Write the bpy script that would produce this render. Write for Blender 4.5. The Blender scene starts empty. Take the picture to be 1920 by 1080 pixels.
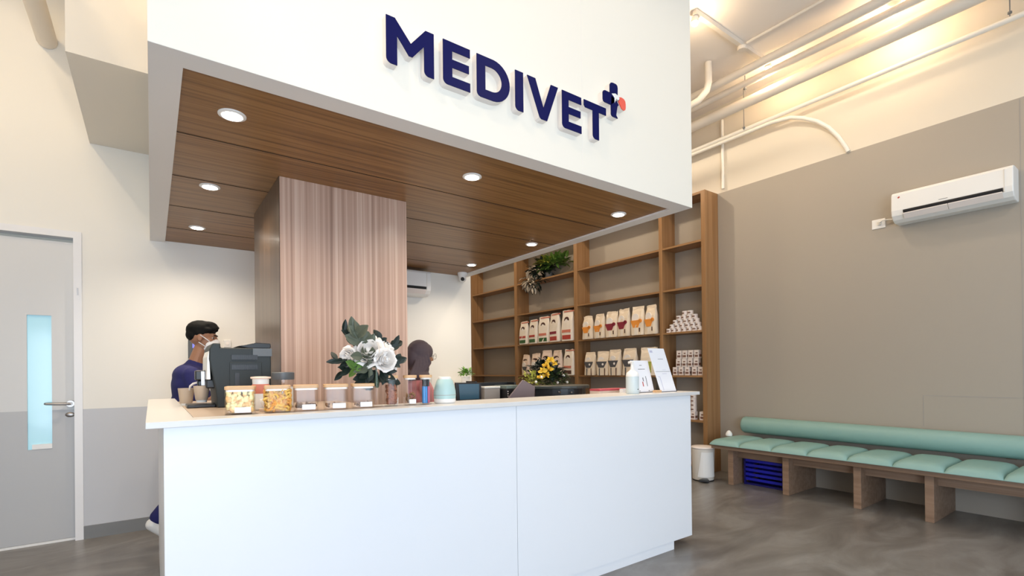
import bpy, math, random
from mathutils import Vector, Matrix, Euler
random.seed(7)
D = bpy.data
SC = bpy.context.scene
COL = SC.collection
R = math.radians
PI = math.pi

# ------------------------------------------------------------------ camera
cam_d = D.cameras.new('camera'); cam = D.objects.new('camera', cam_d); COL.objects.link(cam)
cam_d.sensor_width = 36; cam_d.lens = 932.95 / 1920 * 36
cam_d.shift_y = (691.66 - 540) / 1920
cam_d.clip_start = 0.02; cam_d.clip_end = 100
_y, _p, _r = 0.6272, 0.0035, -0.0108
F = Vector((math.sin(_y), math.cos(_y), 0)); Rr = Vector((math.cos(_y), -math.sin(_y), 0)); U = Vector((0, 0, 1))
F2 = F * math.cos(_p) + U * math.sin(_p); U2 = U * math.cos(_p) - F * math.sin(_p)
R3 = Rr * math.cos(_r) + U2 * math.sin(_r); U3 = U2 * math.cos(_r) - Rr * math.sin(_r)
cam.matrix_world = Matrix(((R3.x, U3.x, -F2.x, 0), (R3.y, U3.y, -F2.y, 0), (R3.z, U3.z, -F2.z, 1.267), (0, 0, 0, 1)))
SC.camera = cam

# ------------------------------------------------------------------ world, exposure, daylight
w = D.worlds.new('world'); SC.world = w; w.use_nodes = True
bg = w.node_tree.nodes['Background']; bg.inputs[0].default_value = (0.72, 0.86, 1.0, 1); bg.inputs[1].default_value = 0.8
SC.view_settings.view_transform = 'Standard'; SC.view_settings.look = 'None'
SC.view_settings.exposure = 0.20; SC.view_settings.gamma = 1.0
SC.view_settings.use_curve_mapping = False

def lamp(name, kind, loc, energy, color=(1, 1, 1), target=None, parent=None, **kw):
    l = D.lights.new(name, kind); l.energy = energy; l.color = color
    for k, v in kw.items(): setattr(l, k, v)
    o = D.objects.new(name, l); COL.objects.link(o); o.location = loc
    if target is not None:
        o.rotation_euler = (Vector(target) - Vector(loc)).to_track_quat('-Z', 'Y').to_euler()
    if parent is not None:
        o.parent = parent; o.location = Vector(loc) - parent.location
    return o
# daylight falling in through the open shop front behind the camera
lamp('daylight', 'AREA', (-0.5, -2.7, 1.15), 140, (0.72, 0.85, 1.0), (0.5, 2.2, 0.5), shape='RECTANGLE', size=3.0, size_y=1.9)
lamp('daylight_right', 'AREA', (3.6, -2.8, 1.6), 22, (0.78, 0.88, 1.0), (3.0, 3, 1.0), shape='RECTANGLE', size=3.4, size_y=2.2)
# added warm fill spots under the ceiling, no fixtures, brightening walls, fascia and shelves
WARM = (1.0, 0.83, 0.62)
for x, y, e in ((-0.9, 1.0, 56), (-1.2, 3.4, 24), (1.4, -0.8, 20), (3.0, -0.8, 33), (4.3, 2.3, 24), (4.2, 4.4, 42), (4.2, 7.2, 44)):
    lamp('ceiling_fill_light', 'SPOT', (x, y, 4.35), e * 1.45, (1.0, 0.76, 0.47) if x < 0 else WARM, (x, y, 0), shadow_soft_size=0.06, spot_size=R(172), spot_blend=0.25)

# ------------------------------------------------------------------ materials
def mat(name, col, rough=0.5, metal=0.0, spec=0.5, emis=None, estr=0.0, noise=0.0, nscale=8.0, bump=0.0, coat=0.0, trans=0.0):
    m = D.materials.new(name); m.use_nodes = True
    nt = m.node_tree; b = nt.nodes['Principled BSDF']
    b.inputs['Base Color'].default_value = (*col, 1); b.inputs['Roughness'].default_value = rough
    b.inputs['Metallic'].default_value = metal; b.inputs['Specular IOR Level'].default_value = spec
    b.inputs['Coat Weight'].default_value = coat
    if trans: b.inputs['Transmission Weight'].default_value = trans
    if emis: b.inputs['Emission Color'].default_value = (*emis, 1); b.inputs['Emission Strength'].default_value = estr
    tc = nt.nodes.new('ShaderNodeTexCoord'); nz = nt.nodes.new('ShaderNodeTexNoise')
    nz.inputs['Scale'].default_value = nscale; nz.inputs['Detail'].default_value = 5
    nt.links.new(tc.outputs['Object'], nz.inputs['Vector'])
    if noise:
        mx = nt.nodes.new('ShaderNodeMix'); mx.data_type = 'RGBA'
        mx.inputs[6].default_value = (*[c * (1 - noise) for c in col], 1); mx.inputs[7].default_value = (*[min(1, c * (1 + noise)) for c in col], 1)
        nt.links.new(nz.outputs['Fac'], mx.inputs[0]); nt.links.new(mx.outputs[2], b.inputs['Base Color'])
    if bump:
        bp = nt.nodes.new('ShaderNodeBump'); bp.inputs['Strength'].default_value = bump; bp.inputs['Distance'].default_value = 0.002
        nt.links.new(nz.outputs['Fac'], bp.inputs['Height']); nt.links.new(bp.outputs[0], b.inputs['Normal'])
    return m

def wood(name, stops, axis, rough=0.4, cross=30.0, along=0.6, coat=0.0, bump=0.1, detail=4):
    """grain runs along axis; cross = number of streaks per metre across it"""
    m = D.materials.new(name); m.use_nodes = True; nt = m.node_tree; b = nt.nodes['Principled BSDF']
    b.inputs['Roughness'].default_value = rough; b.inputs['Coat Weight'].default_value = coat; b.inputs['Coat Roughness'].default_value = 0.15
    tc = nt.nodes.new('ShaderNodeTexCoord'); mp = nt.nodes.new('ShaderNodeMapping')
    s = [cross] * 3; s['xyz'.index(axis)] = along; mp.inputs['Scale'].default_value = s
    nz = nt.nodes.new('ShaderNodeTexNoise'); nz.inputs['Scale'].default_value = 1.0; nz.inputs['Detail'].default_value = detail; nz.inputs['Roughness'].default_value = 0.6; nz.inputs['Distortion'].default_value = 0.3
    cr = nt.nodes.new('ShaderNodeValToRGB'); e = cr.color_ramp.elements
    while len(e) < len(stops): e.new(0.5)
    for i, (p, c) in enumerate(stops): e[i].position = p; e[i].color = (*c, 1)
    nt.links.new(tc.outputs['Object'], mp.inputs[0]); nt.links.new(mp.outputs[0], nz.inputs['Vector'])
    nt.links.new(nz.outputs['Fac'], cr.inputs[0]); nt.links.new(cr.outputs[0], b.inputs['Base Color'])
    bp = nt.nodes.new('ShaderNodeBump'); bp.inputs['Strength'].default_value = bump; bp.inputs['Distance'].default_value = 0.002
    nt.links.new(nz.outputs['Fac'], bp.inputs['Height']); nt.links.new(bp.outputs[0], b.inputs['Normal'])
    return m

def twotone(name, low, high, zsplit, rough=0.6):
    m = mat(name, high, rough); nt = m.node_tree; b = nt.nodes['Principled BSDF']
    g = nt.nodes.new('ShaderNodeNewGeometry'); sx = nt.nodes.new('ShaderNodeSeparateXYZ'); gt = nt.nodes.new('ShaderNodeMath'); gt.operation = 'GREATER_THAN'; gt.inputs[1].default_value = zsplit
    mx = nt.nodes.new('ShaderNodeMix'); mx.data_type = 'RGBA'; mx.inputs[6].default_value = (*low, 1); mx.inputs[7].default_value = (*high, 1)
    nt.links.new(g.outputs['Position'], sx.inputs[0]); nt.links.new(sx.outputs[2], gt.inputs[0]); nt.links.new(gt.outputs[0], mx.inputs[0]); nt.links.new(mx.outputs[2], b.inputs['Base Color'])
    return m

M = {}
M['cream'] = mat('cream_paint', (0.80, 0.75, 0.67), 0.6, bump=0.05, nscale=60)
M['fascia'] = mat('white_fascia', (0.88, 0.83, 0.735), 0.5)
M['soffit'] = mat('white_soffit_band', (0.84, 0.82, 0.80), 0.5)
M['ceil'] = mat('ceiling_paint', (0.88, 0.82, 0.77), 0.7)
M['pipe'] = mat('painted_pipe', (0.82, 0.75, 0.66), 0.5)
M['pipe_white'] = mat('white_conduit', (0.90, 0.86, 0.78), 0.4)
M['wallback'] = twotone('two_tone_wall', (0.56, 0.575, 0.615), (0.84, 0.82, 0.77), 1.005)
M['wallright'] = twotone('taupe_wall', (0.40, 0.355, 0.30), (0.76, 0.69, 0.58), 3.43)
M['doorleaf'] = twotone('two_tone_door', (0.50, 0.505, 0.52), (0.68, 0.68, 0.68), 1.005, 0.45)
M['basegrey'] = mat('grey_skirting', (0.20, 0.205, 0.21), 0.5)
M['frame'] = mat('white_frame', (0.82, 0.82, 0.84), 0.35)
M['white'] = mat('white_laminate', (0.83, 0.84, 0.87), 0.35)
M['slab'] = mat('white_worktop', (0.69, 0.675, 0.66), 0.3)
M['beige_top'] = mat('beige_worktop', (0.50, 0.39, 0.30), 0.35)
M['seam'] = mat('panel_seam', (0.35, 0.33, 0.31), 0.6)
M['navy'] = mat('navy_acrylic', (0.001, 0.003, 0.075), 0.4, spec=0.12)
M['coral'] = mat('coral_acrylic', (0.85, 0.12, 0.08), 0.3)
M['letterwhite'] = mat('letter_return', (0.86, 0.80, 0.76), 0.5)
M['ceilwood'] = wood('walnut_ceiling', [(0.30, (0.14, 0.060, 0.014)), (0.46, (0.25, 0.115, 0.030)), (0.60, (0.33, 0.165, 0.050)), (0.72, (0.19, 0.082, 0.02))], 'x', 0.42, cross=30, along=0.8, coat=0.06, detail=3)
M['colwood'] = wood('pale_oak_column', [(0.26, (0.25, 0.145, 0.10)), (0.40, (0.38, 0.235, 0.172)), (0.55, (0.46, 0.30, 0.225)), (0.72, (0.62, 0.45, 0.36))], 'z', 0.35, cross=52, along=0.25, coat=0.15, detail=4)
M['shelfwood'] = wood('brown_shelf_wood', [(0.3, (0.25, 0.125, 0.048)), (0.5, (0.33, 0.175, 0.072)), (0.7, (0.39, 0.215, 0.098))], 'z', 0.42, cross=25, along=0.5)
M['benchwood'] = wood('bench_wood', [(0.3, (0.21, 0.13, 0.082)), (0.5, (0.28, 0.178, 0.118)), (0.7, (0.33, 0.22, 0.15))], 'y', 0.45, cross=25, along=0.5)
M['black'] = mat('black_plastic', (0.012, 0.012, 0.014), 0.35)
M['darkgrey'] = mat('dark_grey_plastic', (0.022, 0.028, 0.030), 0.5, spec=0.35)
M['midgrey'] = mat('mid_grey_plastic', (0.10, 0.11, 0.12), 0.4)
M['eyewhite'] = mat('eye_white', (0.42, 0.38, 0.35), 0.4)
M['chrome'] = mat('brushed_steel', (0.34, 0.31, 0.29), 0.32, metal=1.0)
M['whiteplastic'] = mat('white_plastic', (0.86, 0.85, 0.83), 0.35)
M['offwhite'] = mat('off_white_plastic', (0.72, 0.68, 0.62), 0.4)
M['teal'] = mat('seafoam_vinyl', (0.25, 0.425, 0.40), 0.42, noise=0.05, nscale=3)
M['mint'] = mat('mint_plastic', (0.42, 0.60, 0.60), 0.4)
M['lidwood'] = mat('bamboo_lid', (0.68, 0.42, 0.22), 0.5, noise=0.12, nscale=30)
M['skin'] = mat('skin', (0.34, 0.17, 0.10), 0.5, noise=0.06)
M['hair'] = mat('black_hair', (0.004, 0.004, 0.004), 0.75, spec=0.2, bump=0.6, nscale=120)
M['scrubs'] = mat('navy_scrubs', (0.012, 0.014, 0.115), 0.8, bump=0.3, nscale=30)
M['maskwhite'] = mat('white_mask', (0.82, 0.82, 0.84), 0.8)
M['hijab'] = mat('plum_grey_scarf', (0.095, 0.068, 0.078), 0.8, bump=0.3, nscale=25)
M['pink'] = mat('pink_tunic', (0.62, 0.23, 0.24), 0.8, bump=0.3, nscale=30)
M['leafdark'] = mat('dark_leaf', (0.010, 0.020, 0.015), 0.5, noise=0.4, nscale=14)
M['leafsage'] = mat('sage_leaf', (0.11, 0.125, 0.085), 0.55, noise=0.25, nscale=14)
M['leafgreen'] = mat('fresh_green_leaf', (0.11, 0.22, 0.04), 0.5, noise=0.5, nscale=20)
M['leafyellow'] = mat('yellow_green_leaf', (0.40, 0.42, 0.07), 0.5, noise=0.4, nscale=20)
M['leafcream'] = mat('cream_leaf', (0.62, 0.55, 0.45), 0.5, noise=0.2, nscale=20)
M['petal'] = mat('white_petal', (0.96, 0.91, 0.87), 0.6, noise=0.05, nscale=20)
M['petalyellow'] = mat('yellow_petal', (0.75, 0.48, 0.04), 0.6, noise=0.2, nscale=20)
M['stem'] = mat('green_stem', (0.05, 0.09, 0.03), 0.6)
M['bag'] = mat('cream_bag_paper', (0.90, 0.77, 0.61), 0.5, noise=0.06, nscale=10)
M['bagpale'] = mat('pale_bag_paper', (0.94, 0.86, 0.76), 0.5, noise=0.06, nscale=10)
M['bagpink'] = mat('blush_bag_paper', (0.88, 0.71, 0.60), 0.5, noise=0.06, nscale=10)
M['orange'] = mat('orange_print', (0.92, 0.34, 0.05), 0.5)
M['maroon'] = mat('maroon_print', (0.28, 0.02, 0.045), 0.5)
M['red'] = mat('red_print', (0.50, 0.06, 0.045), 0.5)
M['green'] = mat('green_print', (0.03, 0.12, 0.035), 0.5)
M['brownp'] = mat('brown_print', (0.09, 0.035, 0.025), 0.5)
M['greyp'] = mat('grey_print', (0.09, 0.09, 0.10), 0.5)
M['salmon'] = mat('salmon_print', (0.70, 0.22, 0.15), 0.5)
M['tin'] = mat('pale_tin', (0.84, 0.76, 0.72), 0.45)
M['tinlabel'] = mat('tin_label_print', (0.22, 0.12, 0.09), 0.5)
M['cup'] = mat('taupe_cup', (0.52, 0.41, 0.31), 0.45)
M['blue'] = mat('blue_plastic', (0.008, 0.012, 0.40), 0.35)
M['bluedark'] = mat('dark_blue_plastic', (0.006, 0.006, 0.13), 0.4)
M['paper'] = mat('white_paper', (0.86, 0.86, 0.90), 0.5)
M['lav'] = mat('pale_violet_print', (0.55, 0.54, 0.68), 0.5)
M['mauve'] = mat('mauve_cover', (0.17, 0.125, 0.13), 0.4)
M['taupe'] = mat('taupe_cover', (0.30, 0.26, 0.23), 0.5)
M['kibble_white'] = mat('popcorn_bits', (0.95, 0.80, 0.42), 0.7, noise=0.15, nscale=60)
M['kibble_orange'] = mat('orange_bits', (0.92, 0.52, 0.12), 0.7, noise=0.25, nscale=60)
M['kibble_brown'] = mat('brown_bits', (0.26, 0.13, 0.055), 0.7, noise=0.3, nscale=60)
M['almond'] = mat('almond_bits', (0.34, 0.12, 0.06), 0.6, noise=0.3, nscale=60)
M['screen'] = mat('dim_screen', (0.02, 0.05, 0.08), 0.15, emis=(0.05, 0.13, 0.18), estr=0.25)
M['panelblue'] = mat('lit_lcd', (0.1, 0.1, 0.4), 0.3, emis=(0.22, 0.24, 0.8), estr=0.8)
M['lampglow'] = mat('lamp_glow', (1, 1, 1), 0.4, emis=(1.0, 0.93, 0.82), estr=14)
M['spotglow'] = mat('spot_glow', (1, 1, 1), 0.4, emis=(1.0, 0.78, 0.42), estr=22)
M['doorglass'] = mat('frosted_door_glass', (0.40, 0.66, 0.74), 0.12, emis=(0.42, 0.72, 0.86), estr=0.22)  # pale blue and faint glow stand in for the lit room behind
M['dark'] = mat('dark_gap', (0.01, 0.01, 0.01), 0.8)
M['brass'] = mat('olive_glow_panel', (0.20, 0.11, 0.02), 0.5)

def glassmat(name, tint, refl=1.0, dens=0.04):
    m = D.materials.new(name); m.use_nodes = True; nt = m.node_tree; nt.nodes.clear()
    out = nt.nodes.new('ShaderNodeOutputMaterial'); tr = nt.nodes.new('ShaderNodeBsdfTransparent'); gl = nt.nodes.new('ShaderNodeBsdfGlossy')
    tr.inputs[0].default_value = (*tint, 1); gl.inputs['Roughness'].default_value = 0.03
    lw = nt.nodes.new('ShaderNodeLayerWeight'); lw.inputs[0].default_value = 0.5; pw = nt.nodes.new('ShaderNodeMath'); pw.operation = 'POWER'; pw.inputs[1].default_value = 4; nt.links.new(lw.outputs['Facing'], pw.inputs[0])
    fr = nt.nodes.new('ShaderNodeMath'); fr.operation = 'MULTIPLY_ADD'; fr.inputs[1].default_value = 0.40; fr.inputs[2].default_value = 0.010; nt.links.new(pw.outputs[0], fr.inputs[0]); mx = nt.nodes.new('ShaderNodeMixShader')
    nt.links.new(fr.outputs[0], mx.inputs[0]); nt.links.new(tr.outputs[0], mx.inputs[1]); nt.links.new(gl.outputs[0], mx.inputs[2]); nt.links.new(mx.outputs[0], out.inputs[0])
    return m
M['glass'] = glassmat('clear_glass', (0.993, 0.992, 0.988))

def floor_mat():
    m = mat('polished_concrete', (0.22, 0.20, 0.19), 0.32); nt = m.node_tree; b = nt.nodes['Principled BSDF']
    tc = nt.nodes.new('ShaderNodeTexCoord'); mp = nt.nodes.new('ShaderNodeMapping'); mp.inputs['Scale'].default_value = (0.8, 1.7, 1)
    n1 = nt.nodes.new('ShaderNodeTexNoise'); n1.inputs['Scale'].default_value = 1.6; n1.inputs['Detail'].default_value = 8; n1.inputs['Distortion'].default_value = 1.2; n1.inputs['Roughness'].default_value = 0.62
    cr = nt.nodes.new('ShaderNodeValToRGB'); e = cr.color_ramp.elements
    e[0].position = 0.3; e[0].color = (0.125, 0.113, 0.104, 1); e[1].position = 0.72; e[1].color = (0.265, 0.258, 0.253, 1)
    k = e.new(0.5); k.color = (0.180, 0.168, 0.158, 1)
    nt.links.new(tc.outputs['Object'], mp.inputs[0]); nt.links.new(mp.outputs[0], n1.inputs['Vector']); nt.links.new(n1.outputs['Fac'], cr.inputs[0]); nt.links.new(cr.outputs[0], b.inputs['Base Color'])
    return m
M['floor'] = floor_mat()

# ------------------------------------------------------------------ mesh helpers
class MB:
    def __init__(s): s.v = []; s.f = []; s.mi = []; s.cur = 0
    def add(s, vs, fs):
        o = len(s.v); s.v += [Vector(a) for a in vs]; s.f += [tuple(i + o for i in f) for f in fs]; s.mi += [s.cur] * len(fs); return s
    def box(s, x0, x1, y0, y1, z0, z1):
        return s.add([(x0, y0, z0), (x1, y0, z0), (x1, y1, z0), (x0, y1, z0), (x0, y0, z1), (x1, y0, z1), (x1, y1, z1), (x0, y1, z1)],
                     [(3, 2, 1, 0), (4, 5, 6, 7), (0, 1, 5, 4), (1, 2, 6, 5), (2, 3, 7, 6), (3, 0, 4, 7)])
    def prism(s, poly, axis, a, b):
        """poly in the plane across axis; x: (y,z)  y: (x,z)  z: (x,y)"""
        n = len(poly)
        def P(p, t): return {'x': (t, p[0], p[1]), 'y': (p[0], t, p[1]), 'z': (p[0], p[1], t)}[axis]
        ar = sum(poly[i][0] * poly[(i + 1) % n][1] - poly[(i + 1) % n][0] * poly[i][1] for i in range(n))
        q = list(poly)
        if (ar > 0) == (axis == 'y'): q.reverse()
        if a > b: a, b = b, a
        vs = [P(p, a) for p in q] + [P(p, b) for p in q]
        fs = [tuple(reversed(range(n))), tuple(range(n, 2 * n))] + [(i, (i + 1) % n, n + (i + 1) % n, n + i) for i in range(n)]
        return s.add(vs, fs)
    def lathe(s, prof, cx=0, cy=0, n=28, cz=0):
        vs = []; fs = []
        for r, z in prof:
            for k in range(n):
                a = 2 * PI * k / n; vs.append((cx + r * math.cos(a), cy + r * math.sin(a), z + cz))
        for i in range(len(prof) - 1):
            for k in range(n):
                k2 = (k + 1) % n; fs.append((i * n + k, i * n + k2, (i + 1) * n + k2, (i + 1) * n + k))
        fs.append(tuple(reversed(range(n)))); fs.append(tuple(range((len(prof) - 1) * n, len(prof) * n)))
        return s.add(vs, fs)
    def tube(s, pts, r, n=12):
        pts = [Vector(p) for p in pts]; rs = r if isinstance(r, (list, tuple)) else [r] * len(pts)
        vs = []; fs = []; prev = None
        for i, p in enumerate(pts):
            t = (pts[min(i + 1, len(pts) - 1)] - pts[max(i - 1, 0)]).normalized()
            if prev is None:
                u = t.orthogonal().normalized()
            else:
                u = (prev - t * prev.dot(t)); u = u.normalized() if u.length > 1e-6 else t.orthogonal().normalized()
            prev = u; v = t.cross(u)
            for k in range(n):
                a = 2 * PI * k / n; vs.append(p + (u * math.cos(a) + v * math.sin(a)) * rs[i])
        for i in range(len(pts) - 1):
            for k in range(n):
                k2 = (k + 1) % n; fs.append((i * n + k, i * n + k2, (i + 1) * n + k2, (i + 1) * n + k))
        fs.append(tuple(reversed(range(n)))); fs.append(tuple(range((len(pts) - 1) * n, len(pts) * n)))
        return s.add(vs, fs)
    def ell(s, c, rx, ry=None, rz=None, n=12, rot=None):
        ry = rx if ry is None else ry; rz = rx if rz is None else rz
        m = max(4, n // 2); vs = [Vector((0, 0, -rz))]; fs = []
        for i in range(1, m):
            ph = -PI / 2 + PI * i / m
            for k in range(n):
                a = 2 * PI * k / n; vs.append(Vector((rx * math.cos(ph) * math.cos(a), ry * math.cos(ph) * math.sin(a), rz * math.sin(ph))))
        vs.append(Vector((0, 0, rz)))
        for k in range(n): fs.append((0, 1 + (k + 1) % n, 1 + k))
        for i in range(m - 2):
            for k in range(n):
                k2 = (k + 1) % n; fs.append((1 + i * n + k, 1 + i * n + k2, 1 + (i + 1) * n + k2, 1 + (i + 1) * n + k))
        t = len(vs) - 1
        for k in range(n): fs.append((t, 1 + (m - 2) * n + k, 1 + (m - 2) * n + (k + 1) % n))
        if rot is not None: vs = [rot @ v for v in vs]
        c = Vector(c); return s.add([v + c for v in vs], fs)
    def seg(s, p, q, r1, r2, n=10):
        p = Vector(p); q = Vector(q); L = (q - p).length; k = max(1, int(L / (0.35 * min(r1, r2))) + 1)
        for i in range(k + 1):
            t = i / k; s.ell(p.lerp(q, t), r1 + (r2 - r1) * t, n=n)
        return s
    def leaf(s, base, d, up, L, W, bend=0.2, n=5):
        base = Vector(base); d = Vector(d).normalized(); up = Vector(up); sd = d.cross(up)
        sd = sd.normalized() if sd.length > 1e-4 else d.orthogonal().normalized(); up = sd.cross(d).normalized()
        o = []; fs = []
        for i in range(n + 1):
            t = i / n; c = base + d * (L * t) - up * (bend * L * t * t); hw = W * 0.5 * math.sin(PI * min(0.98, t * 0.92 + 0.06)) ** 0.8
            o += [c - sd * hw + up * hw * 0.3, c, c + sd * hw + up * hw * 0.3]
        for i in range(n):
            a = i * 3
            fs += [(a, a + 1, a + 4, a + 3), (a + 1, a + 2, a + 5, a + 4)]
        return s.add(o, fs)
    def build(s, name, m=None, parent=None, smooth=False, bevel=0.0, seg=2, origin=None, auto=None):
        if parent is not None: off = Vector(parent.get('_w', (0, 0, 0)))
        elif origin is not None: off = Vector(origin)
        else:
            xs = [v.x for v in s.v]; ys = [v.y for v in s.v]; zs = [v.z for v in s.v]
            off = Vector(((min(xs) + max(xs)) / 2, (min(ys) + max(ys)) / 2, min(zs)))
        me = D.meshes.new(name); me.from_pydata([v - off for v in s.v], [], s.f)
        ms = m if isinstance(m, (list, tuple)) else [m]
        for mm in ms: me.materials.append(mm)
        if len(ms) > 1: me.polygons.foreach_set('material_index', s.mi)
        if smooth: me.polygons.foreach_set('use_smooth', [True] * len(me.polygons))
        me.update()
        o = D.objects.new(name, me); COL.objects.link(o)
        if parent is not None:
            o.parent = parent; o['_w'] = tuple(off); o.location = (0, 0, 0)
        else: o.location = off; o['_w'] = tuple(off)
        if bevel:
            b = o.modifiers.new('bevel', 'BEVEL'); b.width = bevel; b.segments = seg; b.limit_method = 'ANGLE'; b.angle_limit = R(40)
        if auto:
            e = o.modifiers.new('edge_split', 'EDGE_SPLIT'); e.split_angle = R(auto)
        return o
def tag(o, label=None, cat=None, group=None, kind=None):
    if label: o['label'] = label
    if cat: o['category'] = cat
    if group: o['group'] = group
    if kind: o['kind'] = kind
    return o
def thing(name, label, cat, loc=(0, 0, 0), group=None, kind=None):
    o = D.objects.new(name, None); COL.objects.link(o); o.location = loc; o['_w'] = tuple(loc); o.empty_display_size = 0.05
    return tag(o, label, cat, group, kind)
def struct(o): o['kind'] = 'structure'; return o
def copy_tree(o, parent=None):
    c = o.copy(); COL.objects.link(c)
    if parent is not None: c.parent = parent
    for ch in list(o.children): copy_tree(ch, c)
    return c
def B(*a): return MB().box(*a)

# ================================================================== SETTING
HS = 2.373; ZC = 4.5; YB = 5.07; XE = 3.08; XW = 5.7
struct(B(-1.9, 5.9, -3.0, 9.4, -0.1, 0.0).build('floor', M['floor']))
struct(B(-1.9, 5.9, -3.0, 9.4, ZC, ZC + 0.1).build('ceiling', M['ceil']))
wb = MB(); wb.box(-0.431, XE, YB, YB + 0.14, 0, ZC); wb.box(-1.8, -1.42, YB, YB + 0.14, 0, ZC); wb.box(-1.42, -0.431, YB, YB + 0.14, 2.372, ZC)
struct(wb.build('wall_back', M['wallback']))
struct(B(-1.9, -1.8, -3.0, 5.3, 0, ZC).build('wall_left', M['wallback']))
struct(B(XW, XW + 0.1, -3.0, 9.2, 0, ZC).build('wall_right', M['wallright']))
struct(B(XE - 0.14, XE, YB + 0.14, 9.2, 0, ZC).build('wall_passage', M['cream']))
struct(B(XE - 0.14, XW + 0.1, 9.2, 9.3, 0, ZC).build('wall_far', M['cream']))
struct(B(-1.42, -0.43, 5.6, 5.65, 0, 2.5).build('wall_behind_door', M['cream']))
struct(B(-0.431, -0.0, YB - 0.012, YB, 0, 0.10).build('baseboard_left', M['basegrey']))
struct(B(0.0, XE, YB - 0.012, YB, 0, 0.10).build('baseboard_back', M['basegrey']))
# ceiling beam left of the signboard
struct(B(-0.378, -0.004, 3.70, YB, 3.08, ZC).build('trim_1', M['cream']))
# wall panel joints on the right wall
struct(B(XW - 0.0015, XW, 1.474, 1.478, 0.72, 1.0).build('trim_2', M['seam']))
struct(B(XW - 0.0015, XW, 0.828, 0.832, 0.72, 3.42).build('trim_3', M['seam']))
struct(B(XW - 0.0015, XW, -1.0, 1.478, 0.998, 1.002).build('trim_4', M['seam']))

# door
dr = thing('door_1', 'two-tone grey hinged door with tall narrow frosted window and white frame', 'door', (-0.93, YB, 0)); dr['kind'] = 'structure'
del dr['label']; del dr['category']
fr = MB(); fr.prism([(-0.431, 0), (-0.431, 2.372), (-1.42, 2.372), (-1.42, 0), (-1.372, 0), (-1.372, 2.322), (-0.480, 2.322), (-0.480, 0)], 'y', YB - 0.012, YB + 0.10)
fr.build('door_frame', M['frame'], dr)
x0, x1 = -1.368, -0.483; gx0, gx1, gz0, gz1 = -0.747, -0.611, 0.765, 1.722
lf = MB(); lf.box(x0, gx0, YB + 0.03, YB + 0.07, 0.02, 2.29); lf.box(gx1, x1, YB + 0.03, YB + 0.07, 0.02, 2.29)
lf.box(gx0, gx1, YB + 0.03, YB + 0.07, 0.02, gz0 - 0.05); lf.box(gx0, gx1, YB + 0.03, YB + 0.07, gz1, 2.29)
leafo = lf.build('door_leaf', M['doorleaf'], dr)
B(gx0, gx1, YB + 0.045, YB + 0.055, gz0 - 0.05, gz1).build('window_pane', M['doorglass'], leafo)
B(gx0 + 0.025, gx1, YB + 0.026, YB + 0.045, gz0 - 0.048, gz0 - 0.012).build('pane_ledge', M['whiteplastic'], leafo)
hd = MB(); hd.tube([(-0.503, YB + 0.032, 1.05), (-0.503, YB - 0.005, 1.05)], 0.025, 20); hd.tube([(-0.503, YB - 0.01, 1.05), (-0.503, YB - 0.035, 1.05)], 0.011)
hd.tube([(-0.498, YB - 0.03, 1.05), (-0.52, YB - 0.036, 1.051), (-0.58, YB - 0.036, 1.053), (-0.636, YB - 0.034, 1.056), (-0.642, YB - 0.02, 1.056)], 0.0095)
hd.build('door_handle', M['chrome'], dr, smooth=True, auto=40)
kh = MB(); kh.ell((-0.508, YB + 0.03, 0.965), 0.030, 0.008, 0.019, 20); kh.build('keyhole_plate', M['chrome'], dr, smooth=True)
B(x0, x1, YB + 0.03, YB + 0.08, 0.0, 0.018).build('door_sill', M['whiteplastic'], dr)
B(-0.46, -0.45, YB - 0.0135, YB - 0.012, 1.885, 1.94).build('strike_mark', M['chrome'], dr)

# ================================================================== SIGNBOARD BULKHEAD
bk = MB(); x0, x1, y0, y1 = -0.003, 3.018, 2.0325, YB
wx0, wx1, wy0 = 0.100, 2.921, 2.1415
bk.box(x0, x1, y0, y0 + 0.03, HS, ZC); bk.box(x0, x0 + 0.03, y0 + 0.03, y1, HS, ZC); bk.box(x1 - 0.03, x1, y0 + 0.03, y1, HS, ZC)
bulk = struct(bk.build('wall_bulkhead', M['fascia']))
sf = MB(); sf.box(x0 + 0.001, x1 - 0.001, y0 + 0.001, wy0, HS - 0.0005, HS + 0.03); sf.box(x0 + 0.001, wx0, wy0, y1, HS - 0.0005, HS + 0.03); sf.box(wx1, x1 - 0.001, wy0, y1, HS - 0.0005, HS + 0.03)
struct(sf.build('trim_5', M['soffit']))
struct(B(wx0 - 0.01, wx1 + 0.01, wy0 - 0.01, YB, HS + 0.012, HS + 0.05).build('ceiling_canopy', M['ceilwood']))
for k, (yy) in enumerate((2.75, 3.36, 3.97, 4.58)):
    struct(B(wx0, wx1, yy, yy + 0.003, HS + 0.010, HS + 0.013).build('trim_%d' % (6 + k), M['dark']))
# column
cl = MB(); cl.box(0.595, 1.365, 3.048, 3.887, 0, HS + 0.012)
struct(cl.build('wall_column', M['colwood'], bevel=0.002))
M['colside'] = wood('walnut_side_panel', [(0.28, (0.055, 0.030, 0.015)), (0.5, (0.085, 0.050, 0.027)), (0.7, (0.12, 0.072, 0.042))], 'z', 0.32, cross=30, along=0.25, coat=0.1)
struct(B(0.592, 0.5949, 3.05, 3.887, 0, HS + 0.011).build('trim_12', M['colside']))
# signboard panel seams
for k, xx in enumerate((0.975, 1.98)):
    struct(B(xx, xx + 0.0015, y0 - 0.0006, y0, HS, ZC).build('trim_%d' % (10 + k), M['letterwhite']))

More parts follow.
